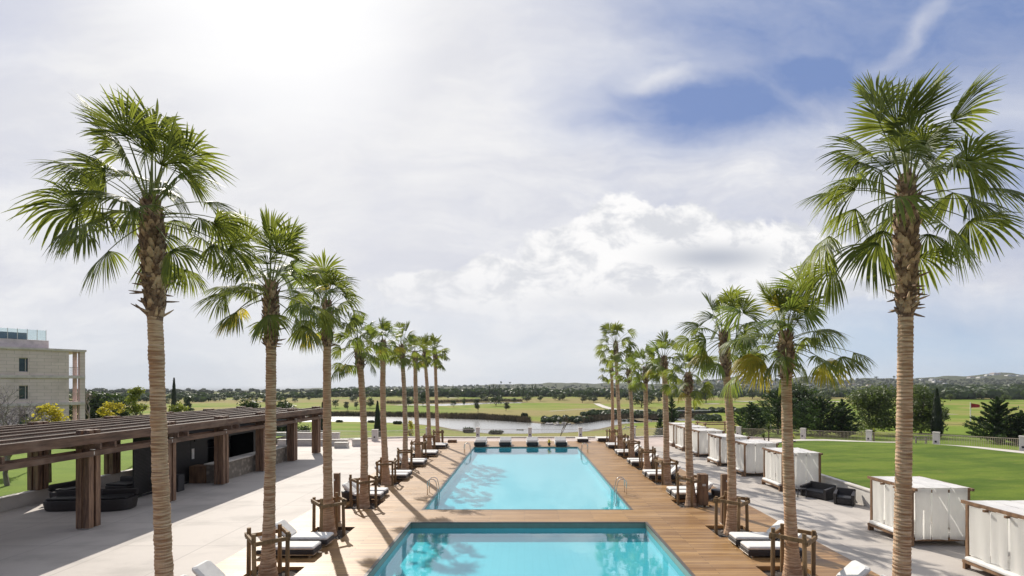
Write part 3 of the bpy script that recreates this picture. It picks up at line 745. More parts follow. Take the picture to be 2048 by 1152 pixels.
def pillar(i):
    x, y, z = FN[i]; wd = .62 if i == 2 else .42; h = 1.15
    t_ = thing('fence_pillar', 'white fence pillar ' + PLAB[i], 'pillar', (x, y, z), 0 if i < 9 else -.9, 'white pillars of the terrace fence')
    mb = MB(); mb.b2(-wd/2, wd/2, -.21, .21, -.4, h, 0, .012); mb.build('shaft', M['wall'], t_)
    mb = MB(); mb.b2(-wd/2-.03, wd/2+.03, -.24, .24, h+.002, h+.07, 0, .01); mb.build('cap', M['coping'], t_)
    mb = MB(); mb.b2(-.07, .07, -.225, -.2, .32, .48); mb.build('lamp', M['darkgrey'], t_)
for i in range(len(FN)): pillar(i)
def railing(i):
    a, b = Vector(FN[i]), Vector(FN[i+1]); mid = (a+b)/2; d = (b-a); L = d.length; dn = d.normalized()
    light = i < 8; mt = M['white_metal'] if light else M['tan_metal']
    t_ = thing('metal_railing', ('cream' if light else 'tan') + ' metal railing between the ' + ORD[i] + ' and the ' + ORD[i+1] + ' white fence pillars from the left', 'railing', tuple(mid), 0, 'metal railings between the fence pillars')
    p0, p1 = a-mid+dn*.25, b-mid-dn*.25
    for zz, w_ in ((1.0,.05),(.12,.04)):
        mb = MB(); mb.beam(p0+Vector((0,0,zz)), p1+Vector((0,0,zz)), w_, .04); mb.build('rail', mt, t_)
    mb = MB(); n = int(L/.13)
    for k in range(1, n):
        q = p0.lerp(p1, k/n); mb.b2(q.x-.009, q.x+.009, q.y-.009, q.y+.009, q.z+.13, q.z+.98)
    mb.build('balusters', mt, t_)
for i in range(len(FN)-1): railing(i)

# ------------------------------------------------------------------ palms
def fan_leaf(r, c, az, el, pl, L, nseg, wind, droop, V, F, MI, mi_leaf, mi_stalk):
    wind = wind+np.array([r.gauss(0,.07), r.gauss(0,.07), r.gauss(0,.04)])
    Z = np.array([0,0,1.0]); d0 = np.array([math.cos(el)*math.cos(az), math.cos(el)*math.sin(az), math.sin(el)])
    side = np.array([-math.sin(az), math.cos(az), 0])
    sag = pl*(.10+.16*max(0, math.cos(el)))
    ts = np.linspace(0, 1, 6)
    P = c + d0*pl*ts[:,None] - Z*sag*(ts**2)[:,None]
    d = d0*pl - Z*2*sag; d /= np.linalg.norm(d)
    n = np.cross(side, d); n = -n if n[2] < 0 and el < 1.2 else n
    # petiole
    wp = np.interp(ts, [0,1], [.028,.012]) * (L/1.2)**.5
    o = len(V)
    for i in range(6):
        V.append(P[i]-side*wp[i]); V.append(P[i]+n*wp[i]*.8); V.append(P[i]+side*wp[i]); V.append(P[i]-n*wp[i]*.6)
    for i in range(5):
        for k in range(4): F.append((o+i*4+k, o+i*4+(k+1)%4, o+i*4+4+(k+1)%4, o+i*4+4+k)); MI.append(mi_stalk)
    tw = r.gauss(0, .65); ct, st_ = math.cos(tw), math.sin(tw)
    s2 = side*ct+n*st_; n2 = n*ct-side*st_
    A = R(r.uniform(68, 108)); hast = P[-1]
    tt = np.array([.02,.22,.42,.56,.70,.84,.93,1.0]); dA = 2*A/nseg
    fold = r.uniform(.15, .70)
    for k in range(nseg):
        a = -A+dA*(k+.5)+r.gauss(0,.03)
        sdv = d*math.cos(a)+s2*math.sin(a); e = -d*math.sin(a)+s2*math.cos(a)
        Li = L*(.72+.28*math.cos(a*.9))*r.uniform(.84,1.06)
        wbase = Li*math.tan(dA/2)*.45*1.04
        w_ = np.where(tt <= .60, Li*math.tan(dA/2)*tt*1.04, wbase*1.333*np.clip(1-(tt-.60)/.40, 0, 1)**.85)
        w_[0] = .006; w_[-1] = .002
        dk = droop*r.uniform(.5,1.7)
        pos = hast + sdv*Li*tt[:,None]
        pos = pos - n2*(Li*fold*math.sin(a)**2*tt**1.3)[:,None]
        pos = pos - Z*(Li*(.10*tt**2 + dk*np.clip(tt-.40, 0, 1)**1.5*1.5))[:,None]
        pos = pos + wind*(Li*np.clip(tt-.3, 0, 1)**1.4)[:,None]
        # hanging tips keep their length
        lead = pos-hast; ln = np.linalg.norm(lead, axis=1); mxl = Li*tt*1.02+1e-6
        pos = hast + lead*np.minimum(1, mxl/np.maximum(ln, 1e-6))[:,None]
        o = len(V)
        for i in range(len(tt)):
            V.append(pos[i]-e*w_[i]); V.append(pos[i]+n2*w_[i]*.55); V.append(pos[i]+e*w_[i])
        for i in range(len(tt)-1):
            F.append((o+i*3, o+i*3+1, o+i*3+4, o+i*3+3)); F.append((o+i*3+1, o+i*3+2, o+i*3+5, o+i*3+4)); MI += [mi_leaf]*2
PAL = [ # x,y, top x, centre z, boots from z, size, leaves, segs, wind, yellow list(az,el), young mix, label
 (*LX[0], -8.24, 10.15, 7.65, 1.02, 42, 40, (-.12,0,0), [], 0, 'tallest palm of the left row, nearest, its trunk running down past the bottom edge'),
 (*LX[1], -7.95, 9.25, 7.35, .95, 36, 36, (-.06,0,0), [(170,-12),(195,-25)], .15, 'second palm of the left row with a drooping yellow lower frond'),
 (*LX[2], -8.0, 9.4, 7.7, .84, 34, 30, (0,0,0), [(185,-48),(92,75)], .3, 'third palm of the left row with a round yellow frond under its crown'),
 (*LX[3], -8.3, 8.15, 6.95, .72, 30, 26, (0,0,0), [(20,20),(190,-45)], .45, 'fourth palm of the left row with a yellow tinged crown above a narrow dark sleeve'),
 (*LX[4], -8.65, 8.7, 7.7, .72, 28, 22, (0,0,0), [(0,10)], .5, 'fifth palm of the left row, behind the fourth'),
 (*LX[5], -8.85, 8.9, 7.95, .74, 28, 20, (0,0,0), [], .4, 'sixth palm of the left row, its crown standing up higher than the next'),
 (*LX[6], -8.95, 8.7, 7.85, .66, 26, 18, (0,0,0), [], .2, 'seventh palm of the left row, with the thinnest crown'),
 (*LX[7], -9.25, 9.2, 8.3, .78, 26, 16, (0,0,0), [(270,-30)], .2, 'eighth palm of the left row, next to the farthest'),
 (*LX[8], -9.05, 9.5, 8.2, .84, 28, 16, (.12,0,0), [], 0, 'farthest palm of the left row, ending at the pool end'),
 (*RX[0], 8.60, 10.65, 7.75, 1.16, 44, 42, (.12,0,.02), [], 0, 'tallest palm of the right row, nearest, cut by the bottom edge'),
 (*RX[1], 8.22, 7.7, 6.35, .97, 36, 36, (.03,0,0), [(-20,-22),(200,-25),(190,-10),(80,82)], .25, 'second palm of the right row with yellow fronds low on both sides'),
 (*RX[2], 8.15, 8.2, 6.55, .87, 34, 30, (-.05,0,0), [(200,-15),(-25,-10)], .3, 'third palm of the right row, tall with golden fronds beside the second'),
 (*RX[3], 8.30, 6.6, 5.55, .64, 28, 26, (.08,0,0), [(215,-40)], 0, 'short fourth palm of the right row, its crown lowest against the hills'),
 (*RX[4], 8.60, 7.75, 7.0, .74, 28, 22, (0,0,0), [(200,-10)], .15, 'fifth palm of the right row with an upright dark crown'),
 (*RX[5], 8.75, 7.35, 6.3, .70, 26, 20, (0,0,0), [(0,10),(-30,25)], .55, 'sixth palm of the right row with a yellowish crown'),
 (*RX[6], 8.62, 7.3, 6.4, .70, 26, 18, (0,0,0), [], .4, 'seventh palm of the right row with a light green crown'),
 (*RX[7], 8.45, 10.0, 8.4, .98, 34, 18, (0,0,0), [], 0, 'tall eighth palm of the right row, its dark crown above its neighbours'),
 (*RX[8], 8.95, 7.9, 7.1, .70, 24, 16, (-.05,0,0), [], .1, 'farthest palm of the right row, half behind the eighth'),
]
def make_palm(i, spec):
    bx, by, tx, cz, bz, s_, nl, ns, wind, yel, young, lab = spec
    s_ *= .89 if i in (0, 9) else (.90 if i in (1, 10) else .94)
    r = random.Random(100+i)
    t_ = thing('palm_tree', lab, 'palm tree', (bx, by, -.13), 0, 'palms lining the pool deck')
    lean = tx-bx; near = i in (0, 1, 9, 10)
    r_b = r.uniform(.05,.17)
    def ax(z):
        k = z/cz; bow = r_b*math.sin(math.pi*k)*(1 if i % 2 else -1)*(.4 if near else .7)
        return lean*k**1.25+bow
    # trunk with ring scars
    mb = MB(); n = 22 if near else 14; step = .045 if near else .09; N = int((bz+.25)/step); rt = (.158 if i in (0, 9) else .168)*r.uniform(.93,1.07)
    pts = []; rad = []
    for k in range(N):
        z = k*step; flare = .13*math.exp(-z/.5)+.035*math.exp(-z/2.2)
        rr = rt*(1-.12*z/bz)+flare
        rr += (.007 if k % 2 else -.004)*r.uniform(.3, 1.6)
        pts.append((ax(z), 0, z)); rad.append(rr)
    mb.tube(pts, rad, n); o = mb.build('trunk', M['trunk'], t_, smooth=False)
    for v in o.data.vertices:      # slightly uneven rings
        q = mnoise.noise(Vector((v.co.x*3+i*7, v.co.y*3, v.co.z*6))); v.co.x += q*.012; v.co.y += q*.012
    # sleeve of old leaf bases
    mb = MB(); z = bz; row = 0; rs0 = .17
    pts = [(ax(q), 0, q) for q in np.linspace(bz-.1, cz-.05, 8)]
    mb.tube(pts, [.14,.175,.19,.195,.185,.165,.12,.05], 14)
    while z < cz:
        k = (z-bz)/(cz-bz); rr = .155+.05*math.sin(min(1, k*1.25)*math.pi*.75)-.10*max(0, k-.7)/.3; m_ = 9
        for j in range(m_):
            th = 2*math.pi*(j+.5*(row % 2))/m_+r.uniform(-.12,.12)+row*.09
            o_ = Vector((math.cos(th), math.sin(th), 0)); tg = Vector((-o_.y, o_.x, 0))
            tilt = R(r.uniform(8, 34)); ln = r.uniform(.14,.24)*(1 if k < .8 else 1.4); wb = r.uniform(.05,.075)
            if k < .35 and r.random() < .30: tilt = R(r.uniform(45, 105)); ln = r.uniform(.16,.34); wb = .028
            up = (Vector((0,0,1))*math.cos(tilt)+o_*math.sin(tilt)); nn = up.cross(tg)
            c0 = Vector((ax(z), 0, z))+o_*(rr-.03); c1 = c0+up*ln*.6; c2 = c0+up*ln
            th_ = .022
            vs = [c0-tg*wb-nn*th_, c0+tg*wb-nn*th_, c0+tg*wb+nn*th_, c0-tg*wb+nn*th_, c1-tg*wb*.75-nn*th_, c1+tg*wb*.75-nn*th_, c1+tg*wb*.75+nn*th_*.6, c1-tg*wb*.75+nn*th_*.6, c2-tg*wb*.35-nn*.006, c2+tg*wb*.35-nn*.006, c2+tg*wb*.3+nn*.004, c2-tg*wb*.3+nn*.004]
            fs = [(0,1,5,4),(1,2,6,5),(2,3,7,6),(3,0,4,7),(4,5,9,8),(5,6,10,9),(6,7,11,10),(7,4,8,11),(8,9,10,11)]
            mb.add(vs, fs, 1 if r.random() < .38 else 0)
        z += .085 if near else .12; row += 1
    mb.build('leaf_bases', [M['boots'], M['boots2']], t_)
    # crown
    V = []; F = []; MI = []; c = np.array([ax(cz), 0, cz]); wnd = np.array(wind)
    nl = int(nl*r.uniform(.84,1.02))
    for k in range(nl):
        f = k/(nl-1); az = k*2.39996+r.uniform(-.3,.3); el = R(86-(106 if near else 120)*f**.95+r.uniform(-15,15))
        pl = s_*r.uniform(.95,1.5)*(.80+.32*math.cos(el)); L = s_*r.uniform(.86,1.25)
        q_ = max(0, 1-f/.42); pl *= r.uniform(.72, 1.22)*(1+.58*q_); L *= 1+.25*q_
        st0 = c+np.array([math.cos(az)*.07, math.sin(az)*.07, .05-(.60 if near else .5)*s_*f])
        dr = r.uniform(.05,.36)+.30*f
        mi = 2 if r.random() < young else 0
        fan_leaf(r, st0, az, el, pl, L, ns, wnd, dr, V, F, MI, mi, 1)
    npmesh('crown', np.array(V), np.array(F), [M['frond'], M['petiole'], M['frond2']], t_, midx=np.array(MI))
    for a, e in yel:
        V = []; F = []; MI = []
        fan_leaf(r, c+np.array([0,0,-.15]), R(a), R(e), s_*1.3, s_*1.15, ns, wnd, .35, V, F, MI, 0, 1)
        o = npmesh('frond', np.array(V), np.array(F), [M['yellow'], M['petiole']], t_, midx=np.array(MI)); o['label'] = 'yellowed frond'
for i, sp in enumerate(PAL): make_palm(i, sp)

# ------------------------------------------------------------------ stake frames round the palms
def stake_frame(loc, rz, label, seed):
    r = random.Random(seed); t_ = thing('palm_stake_frame', label, 'stake frame', loc, rz, 'wooden stake frames round the palms')
    a = .45
    for sx, sy in ((-1,-1),(1,-1),(1,1),(-1,1)):
        mb = MB(); j = r.uniform(-.02,.02); h = r.uniform(1.5,1.66)
        mb.tube([(sx*a, sy*a, 0),(sx*a+j, sy*a, h*.5),(sx*a+j*1.5, sy*a-j, h)], [.066,.064,.062], 9); mb.build('stake', M['olwood'], t_, smooth=False)
    for k, (p, q) in enumerate((((-1,-1),(1,-1)),((1,-1),(1,1)),((1,1),(-1,1)),((-1,1),(-1,-1)))):
        mb = MB(); z = 1.40+(.02 if k % 2 else -.055); e = 1.16
        if p[0] == q[0]: mb.beam((p[0]*(a+.07), p[1]*a*e, z), (q[0]*(a+.07), q[1]*a*e, z), .06, .125)
        else: mb.beam((p[0]*a*e, p[1]*(a+.07), z), (q[0]*a*e, q[1]*(a+.07), z), .06, .125)
        mb.build('crossbar', M['olwood'], t_)
for side, rows in (('left', LX), ('right', RX)):
    for k, (x, y) in enumerate(rows):
        rz = R(40 if k < 4 else 12*(k % 3)-8) if side == 'left' else R(45 if k < 3 else (28, 8, -6, 14, 4, 10)[k-3])
        stake_frame((x, y, -.12), rz, 'wooden stake frame round the ' + (ORD[k] if k < 8 else 'farthest') + ' palm trunk of the ' + side + ' row', k)

# ------------------------------------------------------------------ sun loungers
def make_lounger(label, group, raised=42):
    """foot end at +X, head at -X, origin under the middle"""
    t_ = thing('sun_lounger', label, 'sun lounger', (0,0,0), 0, group)
    mb = MB(); mb.b2(-1.0, 1.0, -.36, .36, .06, .27, 0, .03); mb.build('wicker_base', M['wicker'], t_)
    mb = MB()
    for x in (-.85, .85):
        for y in (-.3, .3): mb.b2(x-.03, x+.03, y-.03, y+.03, 0, .06)
    mb.b2(-.98, 1.005, -.365, -.361, .10, .125); mb.b2(1.0005, 1.006, -.35, .35, .10, .125)
    mb.build('runner', M['steel'], t_)
    mb = MB(); mb.b2(-.42, .99, -.34, .34, .273, .385, 0, .035); mb.build('seat_cushion', M['cushion'], t_, smooth=False)
    a = R(raised); L = .78; mb = MB()
    c, s_ = math.cos(a), math.sin(a)
    Mx = Matrix(((-c,0,-s_),(0,1,0),(s_,0,-c))).to_3x3()      # board direction up and back
    Mx = Matrix(((-c,0,s_),(0,-1,0),(s_,0,c)))
    ctr = Vector((-.42,0,.33))+Vector((-c,0,s_))*L/2
    mb.box(ctr, (L, .68, .17), 0, 0, Mx, .06); mb.build('backrest_cushion', M['cushion'], t_)
    mb = MB(); ctr2 = ctr+Vector((-s_*.11,0,-c*.11)); mb.box(ctr2+Vector((c*.1,0,-s_*.1)), (L*.7, .5, .045), 0, 0, Mx)
    mb.build('backrest_frame', M['wicker'], t_)
    return t_
def side_table(loc, label):
    t_ = thing('side_table', label, 'side table', loc, 0, 'low black tables between the loungers')
    mb = MB(); mb.b2(-.2,.2,-.2,.2,.24,.28,0,.01); mb.build('table_top', M['darkgrey'], t_)
    mb = MB(); mb.b2(-.17,.17,-.17,.17,0,.238); mb.build('wicker_base', M['wicker'], t_)
    return t_
pr = [(12.35, 0), (16.6, 1)] + [(None, k) for k in (3,4,5,6,7)]
lg = None; tb = None
names = {0:'nearest', 1:'second nearest', 3:'third nearest', 4:'fourth nearest', 5:'fifth nearest', 6:'sixth nearest', 7:'farthest'}
for side in (-1, 1):
    rows = LX if side < 0 else RX; sn = 'left' if side < 0 else 'right'
    for y0, k in pr:
        yb = y0 if y0 else rows[k][1]+.72
        fx = -7.3 if side < 0 else 7.75
        if k >= 3: fx = side*(7.45 if side < 0 else 7.85)
        cx = fx+side*1.0
        for j in range(2):
            lab = 'white cushioned wicker lounger, ' + ('nearer' if j == 0 else 'farther') + ' of the ' + names[k] + ' pair in the ' + sn + ' row'
            loc = (cx+side*rnd.uniform(-.04,.06), yb+.37+j*(1.06 if k < 3 else .95), 0); rz = (0 if side < 0 else math.pi)+rnd.uniform(-.02,.02)
            if lg is None: lg = make_lounger(lab, 'loungers in pairs along the deck'); lg.location = loc; lg.rotation_euler = (0,0,rz)
            else: dup(lg, loc, rz, lab, 'loungers in pairs along the deck')
        if k < 5:
            lab = 'low black table between the ' + names[k] + ' pair of loungers in the ' + sn + ' row'
            loc = (cx+side*.2 if k < 3 else cx+side*.6, yb+.9 if k < 3 else yb+.85, 0)
            if k < 3:
                if tb is None: tb = side_table(loc, lab)
                else: dup(tb, loc, 0, lab)
# loungers at the far end of the pool (seen from the foot)
def end_lounger(loc, label, back=True):
    t_ = thing('double_lounger', label, 'sun lounger', loc, 0, 'double loungers at the pool end')
    mb = MB(); mb.b2(-.55,.55,-.95,.95,.05,.33,0,.03); mb.build('wicker_base', M['wicker'], t_)
    for s_ in (-1, 1):
        mb = MB(); mb.b2(s_*.57-.035, s_*.57+.035, -.85, .9, .12, .42, 0, .02); mb.build('armrest', M['cushion'], t_)
    mb = MB(); mb.b2(-.52,.52,-.93,.35,.333,.42,0,.03); mb.build('seat_cushion', M['wicker'] if back else M['cushion'], t_)
    if back:
        a = R(28); Mx = Matrix(((1,0,0),(0,math.cos(a),-math.sin(a)),(0,math.sin(a),math.cos(a))))
        mb = MB(); mb.box((0,.60,.54), (1.14,.72,.12), 0, 0, Mx, .04); mb.build('backrest_cushion', M['ccover'], t_)
        mb = MB(); mb.box((0,.63,.47), (1.1,.70,.04), 0, 0, Mx); mb.build('backrest_frame', M['wicker'], t_)
    return t_
for k, (x, lab) in enumerate(((-4.35,'leftmost double lounger facing the camera at the far pool edge'),(-1.9,'second double lounger from the left at the far pool edge'),(.78,'third double lounger from the left at the far pool edge'),(3.6,'double lounger right of the dry yellow plant at the far pool edge'))):
    end_lounger((x, 47.75, 0), lab)
end_lounger((6.1, 51.0, 0), 'flat double lounger beyond the right corner of the pool', False)
end_lounger((8.35, 51.6, -.0), 'flat double lounger behind the farthest palm of the right row', False)
# dry yellow plant at the pool end
def tuft(name, loc, label, mat, hgt, n, spread, pot=True, cat='plant', wl=.03, group=None):
    t_ = thing(name, label, cat, loc, 0, group); base = 0
    if pot: mb = MB(); mb.tube([(0,0,0),(0,0,.1),(0,0,.22),(0,0,.25)], [.09,.13,.15,.15], 12); mb.build('pot', M['pot'], t_); base = .22
    mb = MB(); r = random.Random(hash(label) % 999 if False else len(label))
    for k in range(n):
        az = r.random()*6.28; el = R(r.uniform(15, 85)); L = hgt*r.uniform(.6,1.1); d = Vector((math.cos(az)*math.cos(el), math.sin(az)*math.cos(el), math.sin(el))); sd_ = Vector((-math.sin(az), math.cos(az), 0))
        p = Vector((0,0,base)); vs = []
        for q in (0,.35,.7,1): c_ = p+d*L*q-Vector((0,0,L*spread*q*q)); w_ = wl*(1-q)**.6*(1 if q else .6)+.002; vs += [c_-sd_*w_, c_+sd_*w_]
        mb.add(vs, [(0,1,3,2),(2,3,5,4),(4,5,7,6)])
    mb.build('foliage', mat, t_); return t_
tuft('potted_plant', (2.45, 47.6, 0), 'small dry yellow potted plant between two loungers at the pool end', M['yleaf'], .55, 60, .15)

# ------------------------------------------------------------------ pool ladders
def ladder(loc, side, label):
    t_ = thing('pool_ladder', label, 'pool ladder', loc, 0, 'steel handrails of the upper pool')
    for k in (-.27, .27):
        mb = MB(); pts = [(side*.48,k,0),(side*.48,k,.5)]
        for a in range(0, 181, 15): th = R(a); pts.append((side*(.24+.24*math.cos(th)), k, .62+.22*math.sin(th)))
        pts += [(0-side*.06,k,.35),(-side*.10,k,0),(-side*.10,k,-.95)]
        mb.tube(pts, .024, 8); mb.build('handrail', M['steel'], t_, smooth=True)
    for z in (-.3,-.6,-.9):
        mb = MB(); mb.b2(-side*.14, -side*.06, -.26, .26, z-.015, z+.015); mb.build('step', M['steel'], t_)
ladder((-4.85, 26.6, 0), -1, 'steel ladder at the near end of the upper pool, left edge')
ladder((-4.85, 42.6, 0), -1, 'steel ladder at the far end of the upper pool, left edge')
ladder((5.12, 26.6, 0), 1, 'steel ladder at the near end of the upper pool, right edge')
ladder((5.12, 42.6, 0), 1, 'steel ladder at the far end of the upper pool, right edge')

# shower posts, cabinet, bins
def shower(loc, label):
    t_ = thing('shower_post', label, 'shower post', loc, 0, 'brown shower posts')
    mb = MB(); mb.b2(-.12,.12,-.1,.1,0,2.15,0,.012); mb.build('post', M['cabwood'], t_)
    mb = MB(); mb.b2(-.14,.14,-.12,.12,0,.03); mb.build('base_plate', M['steel'], t_)
    mb = MB(); mb.tube([(0,-.1,1.1),(0,-.17,1.1)], .03, 8); mb.tube([(0,-.1,1.9),(0,-.28,1.93),(0,-.3,1.87)], .02, 8); mb.build('shower_tap', M['steel'], t_)
shower((-8.2, 21.0, 0), 'dark brown square shower post beside the third left palm'); shower((8.62, 20.75, 0), 'dark brown square shower post beside the third right palm')
t_ = thing('towel_cabinet', 'reddish brown wooden cabinet behind the fourth right palm', 'cabinet', (8.92, 24.05, 0))
mb = MB(); mb.b2(-.22,.22,-.2,.2,.02,1.55,0,.012); mb.build('cabinet_body', M['cabwood'], t_)
mb = MB(); mb.b2(-.19,.19,-.215,-.203,.06,.80); mb.build('door', M['cabwood'], t_)
mb = MB(); mb.b2(-.08,.08,-.225,-.203,.98,1.08); mb.build('notice_plate', M['white_metal'], t_)
def basket(loc, label):
    t_ = thing('wicker_basket', label, 'basket', loc)
    mb = MB(); mb.tube([(0,0,0),(0,0,.12),(0,0,.42),(0,0,.48)], [.2,.25,.29,.29], 16); mb.build('basket_body', M['wicker'], t_)
    mb = MB(); mb.tube([(0,0,.482),(0,0,.52)], [.3,.26], 16); mb.build('lid', M['darkgrey'], t_)
basket((10.1, 25.2, 0), 'black round basket right of the wooden cabinet'); basket((-9.2, 24.9, 0), 'black round basket left of the fourth left palm')

# ------------------------------------------------------------------ cabanas
def cloth(mb, p, q, z0, z1, r, n=14, amp=.011, mi=0, slack=0):
    p, q = Vector(p), Vector(q); d = q-p; nn = Vector((-d.y, d.x, 0)).normalized(); m_ = 7; ph = r.uniform(0, 6)
    vs = []
    for j in range(m_):
        for i in range(n+1):
            f = i/n; g = j/(m_-1)
            off = amp*math.sin(f*9+ph+g*1.5)*(.3+g)+amp*.8*math.sin(f*4.1+g*4+ph*2)+r.uniform(-.003,.003)
            zz = z1+(z0-z1)*g
            if j == m_-1: zz += .02*math.sin(f*5+ph)
            c_ = p+d*f+nn*off; vs.append((c_.x, c_.y, zz))
    mb.add(vs, [(j*(n+1)+i, j*(n+1)+i+1, (j+1)*(n+1)+i+1, (j+1)*(n+1)+i) for j in range(m_-1) for i in range(n)], mi)
def cabana(loc, label, seed, bare=False, w_=2.1, l_=2.05):
    """loc = near left corner; extends +X by w_ and +Y by l_"""
    r = random.Random(seed); t_ = thing('cabana', label, 'cabana', loc, 0, 'white curtained cabanas in a row'); Hh = 2.1
    if bare: t_['group'] = 'bare frames beyond the cabanas'
    for x, y in ((0,0),(w_,0),(w_,l_),(0,l_)):
        mb = MB(); mb.b2(x-.05,x+.05,y-.05,y+.05,0,Hh-.001,0,.006); mb.build('post', M['cabwood'], t_)
    for x in (0, w_):
        mb = MB(); mb.b2(x-.045,x+.045,-.22,l_+.22,Hh,Hh+.10); mb.build('top_beam', M['cabwood'], t_)
    for y in (0, l_):
        mb = MB(); yy = y+(.06 if y == 0 else -.06)*(0 if bare else 1); e_ = .2 if bare else -.052; mb.b2(-e_,w_+e_,yy-.04,yy+.04,Hh-.105,Hh-.003); mb.build('crossbeam', M['cabwood'], t_)
    if bare: return
    for k in (.33,.66):
        mb = MB(); mb.b2(-.16,.2,l_*k-.035,l_*k+.035,Hh-.075,Hh-.003); mb.build('rafter_end', M['cabwood'], t_)
    mb = MB()
    for x in (-.18, w_-.05): mb.b2(x, x+.09, .0, .09, 0, .2); mb.b2(x, x+.09, l_-.09, l_, 0, .2)
    mb.b2(-.18, w_+.05, -.02, l_+.02, .2, .29); mb.build('bed_frame', M['cabwood'], t_)
    mb = MB(); mb.b2(-.2, w_-.06, .055, l_-.06, .293, .43, 0, .04); mb.build('mattress', M['cushion'], t_)
    # roof canvas, three strips
    mb = MB(); z = Hh+.105
    cuts = [.0, .36, .69, 1.0]
    for a, b in zip(cuts[:-1], cuts[1:]):
        n = 8; vs = []
        x0 = .0+w_*a+.012; x1 = w_*b-.012
        for j in range(n+1):
            for i in range(5):
                f = i/4; g = j/n; sag = .05*math.sin(math.pi*f)*math.sin(math.pi*min(1, g))+r.uniform(-.006,.006)
                vs.append((x0+(x1-x0)*f, -.10+(l_+.2)*g, z-sag))
        mb.add(vs, [(j*5+i, j*5+i+1, j*5+i+6, j*5+i+5) for j in range(n) for i in range(4)])
    mb.build('roof_canvas', M['roofcanvas'], t_, smooth=True)
    def side_(p, q, z0, nm):
        p, q = Vector((*p,0)), Vector((*q,0)); o_ = MB(); k0 = 0.02
        cuts = [0, r.uniform(.31,.36), r.uniform(.62,.68), 1.0]
        for a, b in zip(cuts[:-1], cuts[1:]):
            cloth(o_, p+(q-p)*(a+.008), p+(q-p)*(b-.012-(.02 if r.random() < .3 else 0)), z0+r.uniform(-.01,.03), Hh+(.09 if nm in ('near','far') else -.02), r)
        o_.build('curtain', M['canvas'], t_, smooth=True)
    side_((.05,-.065), (w_-.05,-.065), .24, 'near'); side_((-.03,.06), (-.03,l_-.06), .45, 'pool')
    side_((.05,l_+.065), (w_-.05,l_+.065), .24, 'far'); side_((w_+.03,.06), (w_+.03,l_-.06), .45, 'lawn')
CAB = [(13.75,14.6),(17.95,14.48),(27.15,14.6),(31.6,14.5),(35.6,14.5),(40.2,14.55),(43.6,14.5),(46.8,14.55)]
CL = ['nearest white cabana, cut by the right edge of the picture','white cabana beside the nearest right palm trunk, second from the camera','white cabana just beyond the black wicker chairs','white cabana fourth from the camera, behind the third right palm','white cabana fifth from the camera, between the third and fourth right palms','white cabana sixth from the camera, behind the fourth right palm','white cabana second from the far end of the row','farthest white cabana of the row, beside the fifth right palm']
for k, (y, x) in enumerate(CAB): cabana((x, y, -.03), CL[k], 40+k)
cabana((18.3, 48.6, -.03), 'bare dark wooden frame without canvas standing beyond the cabana roofs', 60, True, 2.9, 2.2)

# wicker armchairs on the right
def armchair(name, loc, rz, label, wd=.85, dp=.8, cat='armchair', group=None, bh=.72):
    t_ = thing(name, label, cat, loc, rz, group)
    mb = MB(); mb.b2(-wd/2+.1,wd/2-.1,-dp/2,dp/2-.1,.05,.32,0,.03); mb.build('seat', M['wicker'], t_)
    a = R(-12); Mx = Matrix(((1,0,0),(0,math.cos(a),-math.sin(a)),(0,math.sin(a),math.cos(a))))
    mb = MB(); mb.box((0,dp/2-.06,bh/2+.03), (wd,.12,bh), 0, 0, Mx, .035); mb.build('backrest', M['wicker'], t_)
    for s_ in (-1,1):
        mb = MB(); x = s_*(wd/2-.05)
        vs = [(x-.05,-dp/2-.02,.02),(x+.05,-dp/2-.02,.02),(x+.05,dp/2-.1,.02),(x-.05,dp/2-.1,.02),(x-.07,-dp/2-.08,.56),(x+.07,-dp/2-.08,.56),(x+.05,dp/2-.05,.66),(x-.05,dp/2-.05,.66)]
        mb.add(vs, [(3,2,1,0),(4,5,6,7),(0,1,5,4),(1,2,6,5),(2,3,7,6),(3,0,4,7)]); mb.build('armrest', M['wicker'], t_)
    mb = MB(); mb.b2(-wd/2+.11,wd/2-.11,-dp/2+.02,dp/2-.14,.323,.40,0,.025); mb.build('seat_cushion', M['darkgrey'], t_)
    return t_
armchair('wicker_armchair', (16.25, 24.35, -.03), R(-40), 'black wicker armchair nearer the camera by the white wall on the right')
armchair('wicker_sofa', (15.75, 25.75, -.03), R(-62), 'black wicker sofa behind the armchair beside the third cabana', 1.35, .85, 'sofa')
t_ = thing('side_table', 'small dark table at the near corner of the third cabana', 'side table', (14.9, 26.0, -.03))
mb = MB(); mb.b2(-.25,.25,-.25,.25,.42,.46,0,.01); mb.build('table_top', M['darkgrey'], t_)
for sx in (-1,1):
    for sy in (-1,1): mb = MB(); mb.b2(sx*.22-.02,sx*.22+.02,sy*.22-.02,sy*.22+.02,0,.418); mb.build('leg', M['darkgrey'], t_)

